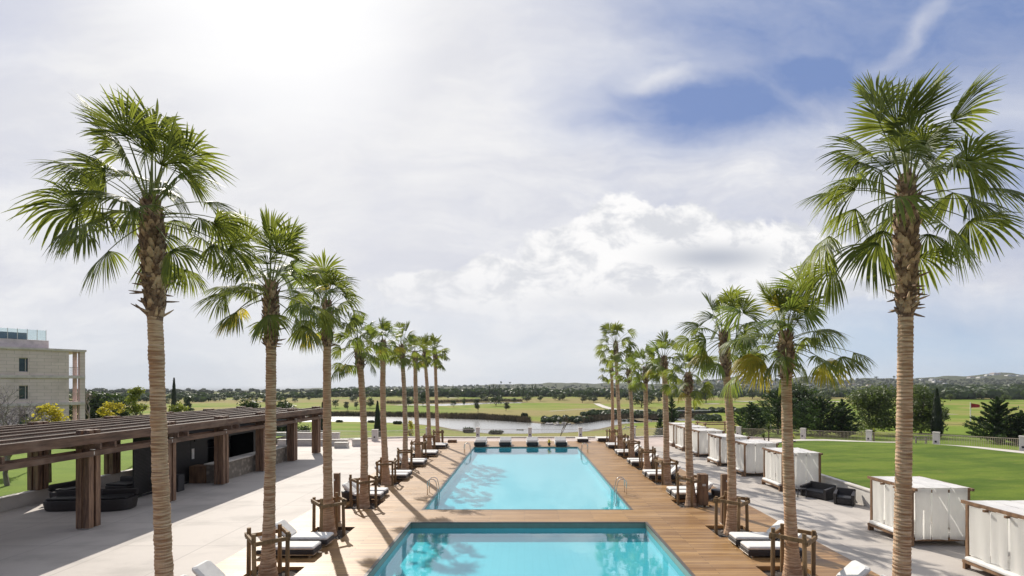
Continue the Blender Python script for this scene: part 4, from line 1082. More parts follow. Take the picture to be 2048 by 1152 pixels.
# ------------------------------------------------------------------ pergola
t_ = thing('pergola', 'long dark brown timber pergola with thick bundled posts along the left terrace', 'pergola', (-21.5, 26, -.03))
py = [6.9, 11.35, 15.8, 20.25, 24.7, 29.15, 33.6, 38.05, 42.4]
ox, oy = -21.5, 26
for k, y in enumerate(py):
    for x, z0, top in ((-18.4, .05, 4.14), (-25.03, .67, 4.14)):
        mb = MB(); a = .115; g = .165
        for sx in (-1,1):
            for sy in (-1,1):
                mb.b2(x+sx*g-a-ox, x+sx*g+a-ox, y+sy*g-a-oy, y+sy*g+a-oy, z0, top, 0, .008)
        mb.b2(x-.05-ox, x+.05-ox, y-.22-oy, y+.22-oy, z0-.03, top-.3)
        p_ = mb.build('post', M['perp'], t_)
        if z0 < .3:
            mb = MB(); mb.b2(x-.24-ox, x+.24-ox, y-.24-oy, y+.24-oy, .003, .045); mb.build('shoe_plate', M['steel'], p_)
            if k > 2:
                mb = MB(); mb.tube([(x+.36-ox,y-.2-oy,3.12),(x+.36-ox,y-.2-oy,3.25)], .075, 10); mb.tube([(x+.36-ox,y-.2-oy,3.32),(x+.36-ox,y-.2-oy,3.40)], .09, 10); mb.build('spotlight', M['lamp'], p_)
for x, z, h, w_ in ((-17.85,3.60,.40,.12),(-18.95,3.62,.40,.12),(-20.5,3.70,.32,.1),(-21.9,3.70,.32,.1),(-23.2,3.70,.32,.1),(-25.6,3.62,.40,.12),(-24.5,3.62,.40,.12)):
    mb = MB(); mb.b2(x-w_/2-ox, x+w_/2-ox, 3-oy, 43.2-oy, z, z+h, 0, .008); mb.build('long_beam', M['perg'], t_)
for x in (-18.02, -18.78, -25.0):
    mb = MB(); mb.b2(x-.05-ox, x+.05-ox, 3-oy, 43.0-oy, 3.06, 3.28); mb.build('lower_rail', M['perg'], t_)
for y in py:
    for s_ in (-.36, .36):
        mb = MB(); mb.b2(-25.9-ox, -17.55-ox, y+s_-.05-oy, y+s_+.05-oy, 3.38, 3.61); mb.build('crossbeam', M['perg'], t_)
mb = MB(); y = 3.1
while y < 43.1:
    if not any(abs(y-q) < .04 for q in ()):
        mb.b2(-25.5-ox, -17.95-ox, y-.014-oy, y+.014-oy, 3.84, 3.93)
    y += .125
mb.build('roof_slats', M['pergd'], t_)
for x in ():
    mb = MB(); mb.b2(x-.05-ox, x+.05-ox, 3-oy, 43.25-oy, 4.08, 4.13); mb.build('top_batten', M['perg'], t_)

# bar counter, black kiosk, speaker, wicker sofas under the pergola
t_ = thing('bar_counter', 'long stone faced bar counter under the pergola', 'bar counter', (-19.25, 34, -.03))
mb = MB(); mb.b2(-.3,.35,-4.5,4.6,0,1.12); mb.build('counter_front', M['stonewall'], t_)
mb = MB(); mb.b2(-.4,.45,-4.6,4.75,1.123,1.2,0,.01); mb.build('counter_top', M['coping'], t_)
mb = MB(); mb.b2(-1.3,-.32,-4.6,-3.9,0,1.05,0,.01); mb.build('end_cabinet', M['cabwood'], t_)
t_ = thing('bar_kiosk', 'black panelled bar kiosk standing behind the stone counter', 'kiosk', (-22.5, 33, -.03))
mb = MB(); mb.b2(-1.9,-1.8,-3.0,6.7,0,3.0); mb.b2(-1.9,1.4,-3.1,-3.0,0,3.0); mb.b2(-1.9,1.5,6.7,6.8,0,3.0); mb.build('wall', M['dark'], t_)
mb = MB(); mb.b2(-1.8,1.5,-3,6.7,0,.02); mb.build('floor', M['dark'], t_)
mb = MB(); mb.b2(-1.9,2.0,-3.1,8.6,2.95,3.04); mb.b2(1.9,2.0,-3.1,8.6,2.5,2.95); mb.build('canopy', M['dark'], t_)
for y0_, y1_ in ((-3.0,-1.2),(4.2,6.7)):
    mb = MB(); mb.b2(1.45,1.5,y0_,y1_,0,2.94); mb.build('door_panel', M['dark'], t_)
mb = MB()
for z_ in (1.2,1.6,2.0): mb.b2(-1.78,-1.45,-2.8,6.3,z_,z_+.04)
mb.build('back_shelf', M['darkgrey'], t_)
mb = MB(); mb.b2(1.505,1.52,-3.0,-2.5,1.35,2.0); mb.build('notice_sheet', M['lamp'], t_)
mb = MB(); mb.b2(1.9,1.97,8.5,8.57,0,2.95); mb.build('canopy_post', M['dark'], t_)
t_ = thing('speaker_cabinet', 'dark grey box standing on the paving before the kiosk', 'cabinet', (-19.75, 27.3, -.03))
mb = MB(); mb.b2(-.25,.25,-.25,.25,0,.95,0,.02); mb.build('cabinet_body', M['darkgrey'], t_)
mb = MB(); mb.b2(-.2,.2,-.262,-.252,.1,.85); mb.build('grille', M['dark'], t_)
mb = MB(); n_ = 0
t_ = thing('slatted_screen', 'black slatted screen running up to the near end of the kiosk', 'screen', (-20.7, 27.6, -.03), R(90))
mb.b2(-2.2,2.2,-.03,.03,0,.1); mb.b2(-2.2,2.2,-.03,.03,2.9,3.0)
for k in (-1, 0, 1): mb.b2(k*2.18-.03, k*2.18+.03, -.035, .035, 0, 3.0)
mb.build('screen_frame', M['dark'], t_)
mb = MB(); z = .14
while z < 2.88: mb.b2(-2.15,2.15,-.02,.02,z,z+.066); z += .075
mb.build('slats', M['dark'], t_)
def roundsofa(loc, label, rx, ry, rz, h=.62, name='wicker_daybed', cat='daybed'):
    t_ = thing(name, label, cat, loc, rz, 'black wicker lounge seats under the pergola')
    mb = MB(); n = 28; vs = []; lv = ((0,.90),(.05,.95),(h*.6,1.0),(h-.05,1.0),(h,.96))
    for z, k in lv:
        for i in range(n): th = 2*math.pi*i/n; sx = abs(math.cos(th))**.7*math.copysign(1, math.cos(th)); sy = abs(math.sin(th))**.7*math.copysign(1, math.sin(th)); vs.append((rx*k*sx, ry*k*sy, z))
    fs = [(L*n+i, L*n+(i+1) % n, (L+1)*n+(i+1) % n, (L+1)*n+i) for L in range(len(lv)-1) for i in range(n)]; fs.append(tuple(range((len(lv)-1)*n, len(lv)*n)))
    mb.add(vs, fs); mb.build('wicker_base', M['wicker'], t_)
    mb = MB(); mb.b2(-rx*.78, rx*.78, -ry*.8, ry*.55, h+.003, h+.10, 0, .03); mb.build('seat_cushion', M['dark'], t_)
    mb = MB(); mb.b2(-rx*.9, rx*.9, ry*.62, ry*.88, h+.003, h+.34, 0, .05); mb.build('backrest', M['wicker'], t_)
roundsofa((-21.9,23.4,-.03), 'long low black wicker daybed between the near pergola posts', 1.25, .55, R(8), .5)
roundsofa((-23.6,25.2,-.03), 'black wicker daybed against the white lawn wall, behind the long low one', 1.0, .55, R(75), .6)
roundsofa((-19.95,23.4,-.03), 'rounded black wicker daybed just behind the big pergola post', .85, .6, R(15), .55)
roundsofa((-21.9,26.3,-.03), 'rounded black wicker daybed in front of the slatted screen', .9, .6, R(-10), .6)

# ------------------------------------------------------------------ left building
t_ = thing('apartment_building', 'pale stone three storey building with corner balconies at the left edge', 'building')
P1 = Vector((-54.0, 59.0)); P0b = Vector((-58.2, 53.3)); dB = (P1-P0b).normalized()
nB = Vector((dB.y, -dB.x))     # outward, to the camera
t_.location = (P1.x, P1.y, .3)
t_.rotation_euler = (0, 0, math.atan2(dB.y, dB.x))    # local +x = along the face to the corner, local -y = outward
def sx_(px):   # photo column -> local x on the face
    k = (px-VX)/FPX   # X = k*Y on the face line P1 + s*dB
    s_ = (k*P1.y-P1.x)/(dB.x-k*dB.y); return s_
def b_(name, mat, *boxes, par=None):
    mb = MB()
    for q in boxes: mb.b2(*q)
    return mb.build(name, mat, par or t_)
Z = lambda z: z-.3
xw0, xw1, xb, xc = sx_(38), sx_(56), sx_(138), sx_(160)
lv = [0.3, 3.6, 6.8, 10.05]; DEP = 11
wz = [(1.1,2.7),(4.35,5.95),(7.5,9.1)]
boxes = []
for k in range(3):
    z0, z1 = (lv[k] if k == 0 else lv[k]+.35), lv[k+1]
    a, b = wz[k]
    xe = [(-40, xw0-9, False), (xw0-9+ (xw1-xw0), xw0, False), (xw1, xb, False)]
    boxes += [(-40, xw0-9, 0, .3, Z(z0), Z(z1)), (xw1-9, xw0, 0, .3, Z(z0), Z(z1)), (xw1, xb, 0, .3, Z(z0), Z(z1))]
    for o2 in (0, -9): boxes += [(xw0+o2, xw1+o2, 0, .3, Z(z0), Z(a)), (xw0+o2, xw1+o2, 0, .3, Z(b), Z(z1))]
boxes += [(xb-.3, xb, .3, DEP, 0, Z(10.05))]
b_('wall', M['bstone'], *boxes)
for k in range(3):
    for o2 in (0, -9):
        a, b = wz[k]; f = b_('window', M['band'], (xw0+o2, xw1+o2, .22, .26, Z(a)-.0, Z(a)+.07), (xw0+o2, xw1+o2, .22, .26, Z(b)-.07, Z(b)), ((xw0+xw1)/2+o2+.15, (xw0+xw1)/2+o2+.22, .22, .26, Z(a)+.07, Z(b)-.07))
        b_('pane', M['winglass'], (xw0+o2, xw1+o2, .27, .29, Z(a), Z(b)), par=f)
b_('floor_band', M['band'], (-40, 0, -.12, 1.9, Z(3.6), Z(3.95))); b_('floor_band', M['band'], (-40, 0, -.12, 1.9, Z(6.8), Z(7.15)))
b_('balcony_wall', M['bstone'], (sx_(152), xc, 1.4, 1.7, 0, Z(3.598)), (sx_(152), xc, 1.4, 1.7, Z(3.952), Z(6.798)), (sx_(152), xc, 1.4, 1.7, Z(7.152), Z(10.05)))
b_('roof', M['band'], (-40, .1, -.15, DEP, Z(10.052), Z(10.3)))
b_('corner_column', M['bstone'], (xc, 0, 0, 1.0, 0, Z(3.598)), (xc, 0, 0, 1.0, Z(3.952), Z(6.798)), (xc, 0, 0, 1.0, Z(7.152), Z(10.05)))
b_('corner_column', M['bstone'], (xb+.25, xb+.55, 3.4, 3.8, 0, Z(3.598)), (xb+.25, xb+.55, 3.4, 3.8, Z(3.96), Z(6.798)), (xb+.25, xb+.55, 3.4, 3.8, Z(7.16), Z(10.05)))
b_('balcony_slab', M['band'], (xb, -.02, 1.905, 4.2, Z(3.65), Z(3.9))); b_('balcony_slab', M['band'], (xb, -.02, 1.905, 4.2, Z(6.85), Z(7.1)))
for z in (3.95, 7.15):
    b_('balcony_railing', M['tan_metal'], (xb, xc, .05, .09, Z(z)+.95, Z(z)+1.0), *[(xb+q*(xc-xb)/9-.012, xb+q*(xc-xb)/9+.012, .06, .08, Z(z), Z(z)+.95) for q in range(1, 9)])
b_('penthouse', M['band'], (-40, sx_(103), 1.5, 9, Z(10.302), Z(11.3)))
b_('roof_plant', M['lead'], (sx_(4), sx_(60), 1.9, 5, Z(11.303), Z(12.1)))
gq = [(sx_(q)-.025, sx_(q)+.025, 1.62, 1.67, Z(11.3), Z(12.55)) for q in (-40, 0, 20, 40, 60, 80, 98)]
b_('railing_posts', M['white_metal'], *gq); b_('glass_railing', M['glass'], (-40, sx_(98), 1.635, 1.655, Z(11.35), Z(12.5)))

# ------------------------------------------------------------------ trees
def leafcloud(r, lobes, n, size, shell=.55, flat=0):
    """little leaf quads through ellipsoid lobes: (cx,cy,cz,rx,ry,rz)"""
    V = []; F = []
    tot = sum(l[3]*l[4]*l[5] for l in lobes)
    for (cx, cy, cz, rx, ry, rz) in lobes:
        m_ = max(8, int(n*(rx*ry*rz)/tot))
        for _ in range(m_):
            while True:
                d = np.array([r.gauss(0,1), r.gauss(0,1), r.gauss(0,1)]); q = np.linalg.norm(d)
                if q > 1e-3: break
            d /= q; rad = shell+(1-shell)*r.random()
            if r.random() < .25: rad *= r.random()
            p = np.array([cx+d[0]*rx*rad, cy+d[1]*ry*rad, cz+d[2]*rz*rad])
            p += np.array([r.gauss(0,.06*rx), r.gauss(0,.06*ry), r.gauss(0,.06*rz)])
            a = np.array([r.gauss(0,1), r.gauss(0,1), r.gauss(0,.7)]); a /= np.linalg.norm(a)+1e-9
            b = np.cross(a, d+np.array([r.gauss(0,.5)]*3)); b /= np.linalg.norm(b)+1e-9
            s_ = size*r.uniform(.6,1.3); o = len(V)
            V += [p-a*s_, p-b*s_*.55, p+a*s_, p+b*s_*.55]; F.append((o,o+1,o+2,o+3))
    return V, F
def limbs(mb, r, h0, spread, n, rad, top):
    for k in range(n):
        az = 2*math.pi*k/n+r.uniform(-.4,.4); z0 = h0*r.uniform(.7,1.1); L = r.uniform(.6,1)*spread
        p = [(0,0,z0)]
        for q in (.4,.75,1.0): p.append((math.cos(az)*L*q+r.uniform(-.1,.1), math.sin(az)*L*q+r.uniform(-.1,.1), z0+(top-z0)*q*r.uniform(.7,1.0)))
        mb.tube(p, [rad, rad*.7, rad*.45, rad*.2], 6)
def broad_tree(name, loc, label, cat, h, wd, mat, n=900, leaf=.22, trunk_h=None, seed=1, group=None, bark=None, lobes_n=9, trad=None, lob=1.0):
    r = random.Random(seed); t_ = thing(name, label, cat, loc, r.uniform(0,6), group)
    th = trunk_h if trunk_h is not None else h*.28; tr = trad or max(.07, h*.022)
    mb = MB(); mb.tube([(0,0,-.3),(0,0,th*.5),(r.uniform(-.1,.1),0,th),(r.uniform(-.2,.2),r.uniform(-.2,.2),h*.75)], [tr*1.35,tr,tr*.85,tr*.3], 8)
    limbs(mb, r, th, wd*.36, 5, tr*.5, h*.82); mb.build('trunk', bark or M['bark'], t_)
    lobes = []
    for k in range(lobes_n):
        az = r.uniform(0, 6.28); q = r.uniform(.1,.62); zz = th+(h-th)*r.uniform(.22,.86); kk = math.sqrt(max(.15, 1-((zz-th)/(h-th)-.45)**2*2.2))
        rr = wd*.5*r.uniform(.34,.55)*lob
        lobes.append((math.cos(az)*wd*.5*q*kk, math.sin(az)*wd*.5*q*kk, zz, rr, rr, rr*r.uniform(.55,.85)*min(1.3, (h-th)/wd*1.4)))
    if lobes_n > 20:
        for k in range(9): az = k*.7; lobes.append((math.cos(az)*wd*.27, math.sin(az)*wd*.27, h*r.uniform(.10,.24), wd*.2, wd*.2, h*.12))
    V, F = leafcloud(r, lobes, n, leaf); npmesh('crown', np.array(V), np.array(F), mat, t_)
    return t_
def conifer(name, loc, label, h, wd, seed=1, n=1600, leaf=.24, mat=None, group=None, cat='conifer', bare=.08):
    """layered branches: clusters strung along rising boughs"""
    r = random.Random(seed); t_ = thing(name, label, cat, loc, r.uniform(0, 6), group)
    mb = MB(); mb.tube([(0,0,-.3),(0,0,h*.5),(0,0,h*.97)], [h*.025,h*.015,h*.004], 7)
    V = []; F = []; nb = 64 if n > 900 else 30
    for k in range(nb):
        f = k/nb; z0 = h*(bare*.3+(.93-bare*.3)*f); L = wd*.5*(1-f)**.7*r.uniform(.65,1.25)+.1; az = k*2.4+r.uniform(-.3,.3); up = .30+.55*f
        ex = Vector((math.cos(az)*L, math.sin(az)*L, L*up)); mb.tube([(0,0,z0), tuple(Vector((0,0,z0))+ex)], [h*.006,.01], 4)
        m_ = int(n/nb*(.5+1.0*(1-f)))
        for _ in range(m_):
            q = r.random()**.7; p = np.array([ex.x*q, ex.y*q, z0+ex.z*q])+np.array([r.gauss(0,.09), r.gauss(0,.09), r.gauss(0,.06)])*L*(1.1-q*.6)
            a = np.array([ex.x/L+r.gauss(0,.5), ex.y/L+r.gauss(0,.5), .55+r.gauss(0,.3)]); a /= np.linalg.norm(a)
            b = np.array([r.gauss(0,1), r.gauss(0,1), r.gauss(0,1)]); b -= a*b.dot(a); b /= np.linalg.norm(b)+1e-9
            s_ = leaf*r.uniform(.6,1.3); o = len(V); V += [p-a*s_, p-b*s_*.28, p+a*s_, p+b*s_*.28]; F.append((o,o+1,o+2,o+3))
    for _ in range(int(n*.04)):
        p = np.array([r.gauss(0,.04), r.gauss(0,.04), h*r.uniform(.88,1.02)]); a = np.array([r.gauss(0,.3), r.gauss(0,.3), 1.]); b = np.array([1.,r.gauss(0,1),0]); b /= np.linalg.norm(b); o = len(V); s_ = leaf
        V += [p-a*s_, p-b*s_*.28, p+a*s_, p+b*s_*.28]; F.append((o,o+1,o+2,o+3))
    mb.build('trunk', M['bark'], t_); npmesh('crown', np.array(V), np.array(F), mat or M['conif'], t_)
    return t_
def cypress(loc, label, h, wd, seed, n=1100, leaf=.14, group=None):
    r = random.Random(seed); t_ = thing('cypress_tree', label, 'cypress', loc, 0, group)
    mb = MB(); mb.tube([(0,0,-.3),(0,0,h*.6)], [wd*.09, wd*.05], 6); mb.build('trunk', M['bark'], t_)
    V = []; F = []
    for _ in range(n):
        f = r.random()**1.1; z = h*(.05+.95*f); prof = (math.sin(min(1, f*3.2+.35)*math.pi/2))*(1-f)**.62
        az = r.uniform(0, 6.28); q = wd*.5*prof*(.55+.5*r.random()); p = np.array([math.cos(az)*q, math.sin(az)*q, z])
        a = np.array([r.gauss(0,.25), r.gauss(0,.25), 1.0]); a /= np.linalg.norm(a); b = np.array([-math.sin(az), math.cos(az), 0])
        s_ = leaf*r.uniform(.7,1.5); o = len(V); V += [p-a*s_, p-b*s_*.5, p+a*s_, p+b*s_*.5]; F.append((o,o+1,o+2,o+3))
    npmesh('crown', np.array(V), np.array(F), M['cyp'], t_); return t_
def at_y(px, Y, z=None):
    X = (px-VX)*Y/FPX; return (X, Y, tz(X, Y) if z is None else z)
# near trees beyond the right fence: photo column, distance, top row -> height
def hgt(Y, ytop, z): return H-(ytop-VY)*Y/FPX-z
def near_tree(kind, px, Y, ytop, wpx, name, label, seed, mat=None, cat='tree', n=3000, leaf=.2, trunk=None):
    loc = at_y(px, Y); h = hgt(Y, ytop, loc[2]); wd = wpx*Y/FPX
    if kind == 'c': conifer(name, loc, label, h, wd, seed, n, leaf, mat)
    elif kind == 'y': cypress(loc, label, h, wd, seed, n, leaf)
    else: broad_tree(name, loc, label, cat, h, wd, mat, n, leaf, trunk if trunk is not None else h*.05, seed, lobes_n=26)
near_tree('c', 1503, 66, 808, 90, 'conifer_tree', 'small dark spiky conifer at the left end of the clump behind the cabana roofs', 11, n=5000, leaf=.2)
near_tree('c', 1556, 70, 780, 130, 'conifer_tree', 'tall dark conifer beside the second right palm trunk', 12, n=7500, leaf=.22)
near_tree('b', 1600, 84, 768, 110, 'evergreen_tree', 'large round dark tree behind the second right palm trunk', 13, M['dleaf'], n=7000, leaf=.24)
near_tree('c', 1640, 64, 796, 120, 'conifer_tree', 'broad dark conifer with spread boughs right of the second right palm', 14, n=7500, leaf=.2)
near_tree('c', 1684, 62, 801, 62, 'conifer_tree', 'narrow pointed dark conifer next to the broad one', 15, n=4600, leaf=.2)
near_tree('b', 1745, 66, 766, 122, 'leafy_tree', 'tall airy light green tree left of the nearest right palm trunk', 16, M['mleaf'], n=10000, leaf=.15)
near_tree('b', 1842, 68, 765, 92, 'leafy_tree', 'tall dense green tree right of the nearest right palm trunk', 17, M['mleaf'], n=9000, leaf=.17)
near_tree('y', 1874, 60, 779, 24, 'cypress_tree', 'slim dark cypress beside the white pillar right of the nearest right palm', 18, n=2600, leaf=.16)
near_tree('c', 1994, 54, 797, 92, 'conifer_tree', 'big dark green conifer right of the red flag', 19, n=7500, leaf=.2)
near_tree('c', 2042, 52, 824, 60, 'conifer_tree', 'lower dark conifer at the right edge behind the railing', 20, n=4000, leaf=.2)
near_tree('c', 1343, 66, 792, 34, 'conifer_tree', 'dark pointed conifer behind the farthest cabana', 21, n=3000)
near_tree('c', 1320, 62, 838, 26, 'conifer_tree', 'small dark conifer bush left of the pointed conifer by the farthest cabana', 22, n=1200)
near_tree('y', 755, 62, 803, 17, 'cypress_tree', 'dark cypress behind the broad fence pillar left of the pool', 23, n=2600, leaf=.15)
near_tree('y', 857, 60, 841, 15, 'cypress_tree', 'small dark cypress behind the eighth left palm', 24, n=1400, leaf=.12)
near_tree('b', 821, 57, 836, 19, 'yellow_shrub', 'small yellow tree behind the railing at the left palm row', 25, M['yleaf'], 'shrub', 1500, .07, .3)
near_tree('y', 348, 110, 757, 12, 'cypress_tree', 'tall thin cypress rising above the horizon beyond the pergola', 26, n=2200, leaf=.24)
near_tree('b', 377, 150, 789, 20, 'evergreen_tree', 'dark round tree right of the tall thin cypress', 27, M['dleaf'], n=1400, leaf=.3)
near_tree('b', 210, 78, 786, 130, 'evergreen_tree', 'dark mass of evergreen tree beside the pale building', 28, M['dleaf'], n=4500, leaf=.3)
near_tree('b', 505, 88, 797, 62, 'evergreen_tree', 'dark green bush tree behind the second left palm trunk', 29, M['dleaf'], n=3200, leaf=.25)
near_tree('b', 570, 86, 796, 80, 'evergreen_tree', 'dark green bush tree right of the second left palm trunk', 30, M['dleaf'], n=3600, leaf=.25)
near_tree('b', 606, 58, 850, 44, 'evergreen_tree', 'dark shrub tree seen between the last pergola posts', 31, M['dleaf'], n=1800, leaf=.12)
near_tree('y', 645, 60, 806, 12, 'cypress_tree', 'dark narrow cypress partly behind the third left palm trunk', 32, n=1500, leaf=.15)
# young trees along the left lawn
def young(px, Y, ytop, wpx, mat, label, seed, name='young_tree', n=1100, leaf=.085):
    X = (px-VX)*Y/FPX; z = .58; h = hgt(Y, ytop, z)
    broad_tree(name, (X, Y, z), label, 'tree', h, wpx*Y/FPX, mat, n, leaf, h*.50, seed, lobes_n=19, trad=.06, lob=.62)
young(100, 27.2, 797, 74, M['yleaf'], 'young yellow autumn tree before the pale building, above the pergola', 41)
young(64, 30.5, 835, 60, M['ygleaf'], 'low green leafed young tree left of the yellow one by the building', 42)
young(225, 31.0, 800, 62, M['yleaf'], 'young golden tree just right of the pale building', 43)
young(272, 33.5, 768, 60, M['ygleaf'], 'taller green and gold young tree between building and nearest left palm', 44, n=1500)
young(355, 38.0, 803, 48, M['ygleaf'], 'small yellow green tree right of the nearest left palm trunk', 45)
young(165, 29.0, 842, 50, M['ygleaf'], 'low yellow green shrub tree at the foot of the building corner', 46)
# bare tree
def bare_tree(loc, label, h, seed, mat, spread=1.0, depth=5):
    r = random.Random(seed); t_ = thing('bare_tree', label, 'tree', loc)
    mb = MB(); tw = MB()
    def grow(p, d, L, rad, k):
        q = p+d*L; mb.tube([tuple(p), tuple((p+q)/2+Vector((r.gauss(0,1),r.gauss(0,1),0))*L*.04), tuple(q)], [rad, rad*.85, rad*.7], 5 if k > 2 else 3, cap=False)
        if k == 0: return
        for _ in range(r.choice((2,3,3)) if k > 1 else 4):
            a = Vector((r.gauss(0,1), r.gauss(0,1), r.gauss(0,.4)))*.62*spread; nd_ = (d+a).normalized(); nd_.z = nd_.z*.8+.22
            grow(q, nd_.normalized(), L*r.uniform(.62,.82), rad*.62, k-1)
    grow(Vector((0,0,-.2)), Vector((.02,0,1)), h*.30, h*.022, depth)
    mb.build('trunk', mat, t_); pass
bare_tree((-28.2, 26.2, .55), 'leafless tree with fine grey purple twigs at the left edge', 5.6, 5, M['greybark'], 1.1, 6)
bare_tree((*at_y(12, 31)[:2], .55), 'second leafless grey tree behind the leafless one at the left edge', 5.4, 6, M['greybark'], 1.0, 6)
x_, y_, z_ = at_y(1121, 60); bare_tree((x_, y_, z_), 'thin leafless brown tree behind the pool end railing', hgt(60, 826, z_), 9, M['bark'], .75, 5)
x_, y_, z_ = at_y(178, 64); bare_tree((x_, y_, z_), 'leafless reddish tree beside the corner of the pale building', hgt(64, 772, z_), 12, M['greybark'], .8, 5)

# yuccas in pots
def yucca(loc, label, h, heads, mat, seed):
    t_ = thing('yucca_plant', label, 'yucca', loc, 0, 'yuccas at the edge of the terrace'); r = random.Random(seed)
    mb = MB(); mb.tube([(0,0,0),(0,0,.3),(0,0,.34)], [.2,.27,.27], 12); mb.build('pot', M['pot'], t_)
    tr = MB(); fo = MB()
    for (dx_, hh, s_) in heads:
        tr.tube([(0,0,.3),(dx_*.6,0,hh*.5),(dx_,0,hh)], [.07,.06,.05], 7)
        for k in range(90):
            az = r.random()*6.28; el = R(r.uniform(-25,85)); L = s_*r.uniform(.7,1.05); d = Vector((math.cos(az)*math.cos(el), math.sin(az)*math.cos(el), math.sin(el))); sd_ = Vector((-math.sin(az), math.cos(az), 0)); p = Vector((dx_,0,hh))
            vs = []
            for q in (0,.4,.75,1): c_ = p+d*L*q-Vector((0,0,L*.12*q*q)); w_ = .035*(1-q)**.5+.002; vs += [c_-sd_*w_, c_+sd_*w_]
            fo.add(vs, [(0,1,3,2),(2,3,5,4),(4,5,7,6)])
    tr.build('stem', M['bark'], t_); fo.build('foliage', mat, t_)
yucca((23.0, 45.2, -.03), 'tallest potted yucca with a round head right of the cabana roofs', 2.0, [(0,1.95,.68),(-.5,1.2,.4)], M['mleaf'], 3)
yucca((26.2, 46.9, .2), 'low yellow potted yucca right of the second right palm trunk', .7, [(0,.62,.5)], M['yleaf'], 4)
yucca((34.5, 47.4, .1), 'small yellow green yucca behind the pillar left of the airy green tree', 1.2, [(0,1.3,.5)], M['ygleaf'], 5)

# bushes on the lake shore and below the fence
def bush(px, y, wpx, hpx, label, mat, seed, spiky=True):
    X, Y, Z_ = hit(px, y); r = random.Random(seed); t_ = thing('shore_bush', label, 'bush', (X, Y, Z_), 0, 'dark bushes on the near lake shore')
    wd = wpx*Y/FPX; h = hpx*Y/FPX
    V, F = leafcloud(r, [(k*wd*.28, r.uniform(-.2,.2), h*.45, wd*.25, wd*.25, h*.5) for k in (-1,-.3,.4,1)], 700, .22)
    npmesh('foliage', np.array(V), np.array(F), mat, t_)
    mb = MB(); mb.tube([(0,0,-.2),(0,0,h*.5)], [.08,.04], 5); mb.build('stem', M['bark'], t_)
bush(679,845,13,5,'small low bush on the shore at the left, beside the third left palm',M['dleaf'],1)
bush(742,845.5,14,5,'low bush on the shore just left of the dark cypress',M['dleaf'],2)
bush(795,848.5,17,7,'oval dark bush on the shore right of the dark cypress',M['dleaf'],3)
bush(937,866,24,12,'largest bush on the shore, left of the first pillar behind the pool',M['dleaf'],4)
bush(992,869,30,9,'wide low clipped bush behind the second pool end lounger',M['dleaf'],5)
bush(1040,867,18,8,'small clipped bush left of the middle pillar behind the pool',M['dleaf'],6)
bush(1049,836,14,11,'round dark bush on the far shore of the lake',M['oleaf'],7)
bush(1262,845,14,7,'dark bush at the lake end beside the seventh right palm',M['dleaf'],8)
bush(1247,846,12,6,'dark bush at the lake end beside the eighth right palm',M['dleaf'],9)

# golf course trees: shared meshes
protos = []
def proto(kind, seed):
    r = random.Random(seed)
    me = None
    if kind == 'round': o = broad_tree('fairway_tree', (0,0,0), 'x', 'tree', 6, 5.6, M['oleaf'], 900, .27, 1.5, seed, lobes_n=10)
    elif kind == 'dark': o = broad_tree('fairway_tree', (0,0,0), 'x', 'tree', 6, 6.5, M['dleaf'], 900, .30, .8, seed, lobes_n=10)
    elif kind == 'green': o = broad_tree('fairway_tree', (0,0,0), 'x', 'tree', 6, 5.0, M['mleaf'], 800, .27, 1.2, seed, lobes_n=9)
    elif kind == 'pine': o = conifer('pine_tree', (0,0,0), 'x', 8, 3.2, seed, 700, .33, M['conif'], None, 'tree')
    o.location = (0, -300, -200)
    return o
KP = {k: [proto(k, 200+i*3+j) for j in range(2)] for i, k in enumerate(('round','dark','green','pine'))}
def gtree(kind, px, y, wpx, hpx, label, group=None, seed=0):
    X, Y, Z_ = hit(px, y); src = KP[kind][seed % 2]
    bh = 8 if kind == 'pine' else 6; bw = {'round':5.6,'dark':6.5,'green':5.0,'pine':3.2}[kind]
    s_h = hpx*Y/FPX/bh; s_w = wpx*Y/FPX/bw
    return dup(src, (X, Y, Z_-.1), (px*.7) % 6.28, label, group or 'trees scattered over the golf course', (s_w, s_w, s_h))
